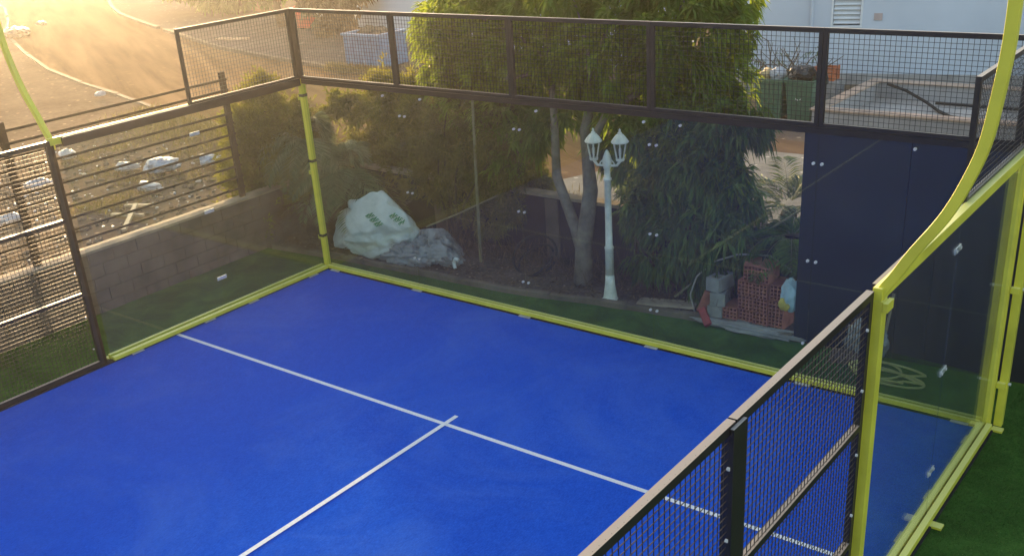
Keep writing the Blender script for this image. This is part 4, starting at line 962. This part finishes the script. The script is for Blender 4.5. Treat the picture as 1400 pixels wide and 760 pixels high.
M_pale = simple('bleached_timber', (.50, .42, .30), .85, .2, 8)
plank('timber_batten', (-6.1, .02, .0), (-5.45, .30, .0), .07, .05, M_pale, 'pale batten lying under the other one in the timber cross on the lot', 'batten', 'loose timber on the lot')
plank('timber_batten', (-4.9, -.5, .02), (-6.05, .55, .06), .08, .05, M_pale, 'long pale batten on top, forming a cross on the lot beyond the block wall', 'batten', 'loose timber on the lot')
plank('timber_batten', (-6.45, .56, -.02), (-5.86, .8, .0), .08, .05, M_pale, 'short batten lying beyond the timber cross', 'batten', 'loose timber on the lot')
plank('timber_batten', (-24.0, 16.6, .02), (-22.6, 17.0, .02), .3, .06, M_coping, 'wide pale board lying on the far pavement', 'batten', 'loose timber on the lot')

# ================================================================== AIR, LIGHT, CAMERA
SUN_EL, SUN_AZ = R(8.0), R(151.9)         # azimuth measured from +X
sd = Vector((math.cos(SUN_AZ) * math.cos(SUN_EL), math.sin(SUN_AZ) * math.cos(SUN_EL), math.sin(SUN_EL)))
HAZE = True
if HAZE:
    m = MB().box(-175, 145, -145, 175, -1.1, 9.0)  # thin haze added to veil the sunward side, standing in for lens flare
    hm = bpy.data.materials.new('added_veil_haze'); hm.use_nodes = True; nt = hm.node_tree
    nt.nodes.remove(nt.nodes['Principled BSDF'])
    pv = N(nt, 'ShaderNodeVolumePrincipled'); pv.inputs['Color'].default_value = (.95, .93, .90, 1); pv.inputs['Density'].default_value = .0010; pv.inputs['Anisotropy'].default_value = .8
    nt.links.new(pv.outputs[0], nt.nodes['Material Output'].inputs['Volume'])
    o = m.build('haze', hm, None); o['kind'] = 'stuff'; tag(o, 'thin air haze added over the whole place for its warm veil', 'haze')
w = bpy.data.worlds.new('World'); scene.world = w; w.use_nodes = True
nt = w.node_tree; bg = nt.nodes['Background']; sky = nt.nodes.new('ShaderNodeTexSky')
sky.sky_type = 'NISHITA'; sky.sun_disc = False; sky.sun_elevation = SUN_EL; sky.sun_rotation = math.atan2(sd.x, sd.y); sky.dust_density = 3.0
hs = N(nt, 'ShaderNodeHueSaturation', Saturation=.86); nt.links.new(sky.outputs[0], hs.inputs['Color']); nt.links.new(hs.outputs[0], bg.inputs[0]); bg.inputs[1].default_value = .14
sun = bpy.data.lights.new('sun', 'SUN'); sun.energy = 3.1; sun.angle = R(2.5); sun.color = (1, .67, .34)
so_ = bpy.data.objects.new('sun', sun); COL.objects.link(so_); so_.rotation_euler = sd.to_track_quat('Z', 'Y').to_euler()

cam = bpy.data.cameras.new('camera'); co = bpy.data.objects.new('camera', cam); COL.objects.link(co); scene.camera = co
cr, cu, cf = Vector((0.79398844, 0.60471215, -0.06249457)), Vector((-0.20615527, 0.36452928, 0.90808502)), Vector((-0.57191114, 0.70812543, -0.41409663))
co.matrix_world = Matrix(((cr.x, cu.x, -cf.x, 12.0638), (cr.y, cu.y, -cf.y, -10.3672), (cr.z, cu.z, -cf.z, 5.6626), (0, 0, 0, 1)))
cam.sensor_width = 36; cam.sensor_fit = 'HORIZONTAL'; cam.lens = 1412.55 / 1400 * 36; cam.shift_y = 81.4 / 1400
cam.clip_start = .05; cam.clip_end = 600
for o in bpy.data.objects:
    if '_o' in o: del o['_o']

scene.render.engine = 'CYCLES'
cy = scene.cycles
cy.max_bounces = 8; cy.diffuse_bounces = 3; cy.glossy_bounces = 3; cy.transmission_bounces = 4; cy.transparent_max_bounces = 24; cy.volume_bounces = 0
cy.use_denoising = True; cy.caustics_reflective = False; cy.caustics_refractive = False
vs_ = scene.view_settings
scene.display_settings.display_device = 'sRGB'
vs_.view_transform = 'Standard'; vs_.look = 'None'; vs_.exposure = 2.05; vs_.gamma = 1; vs_.use_curve_mapping = False
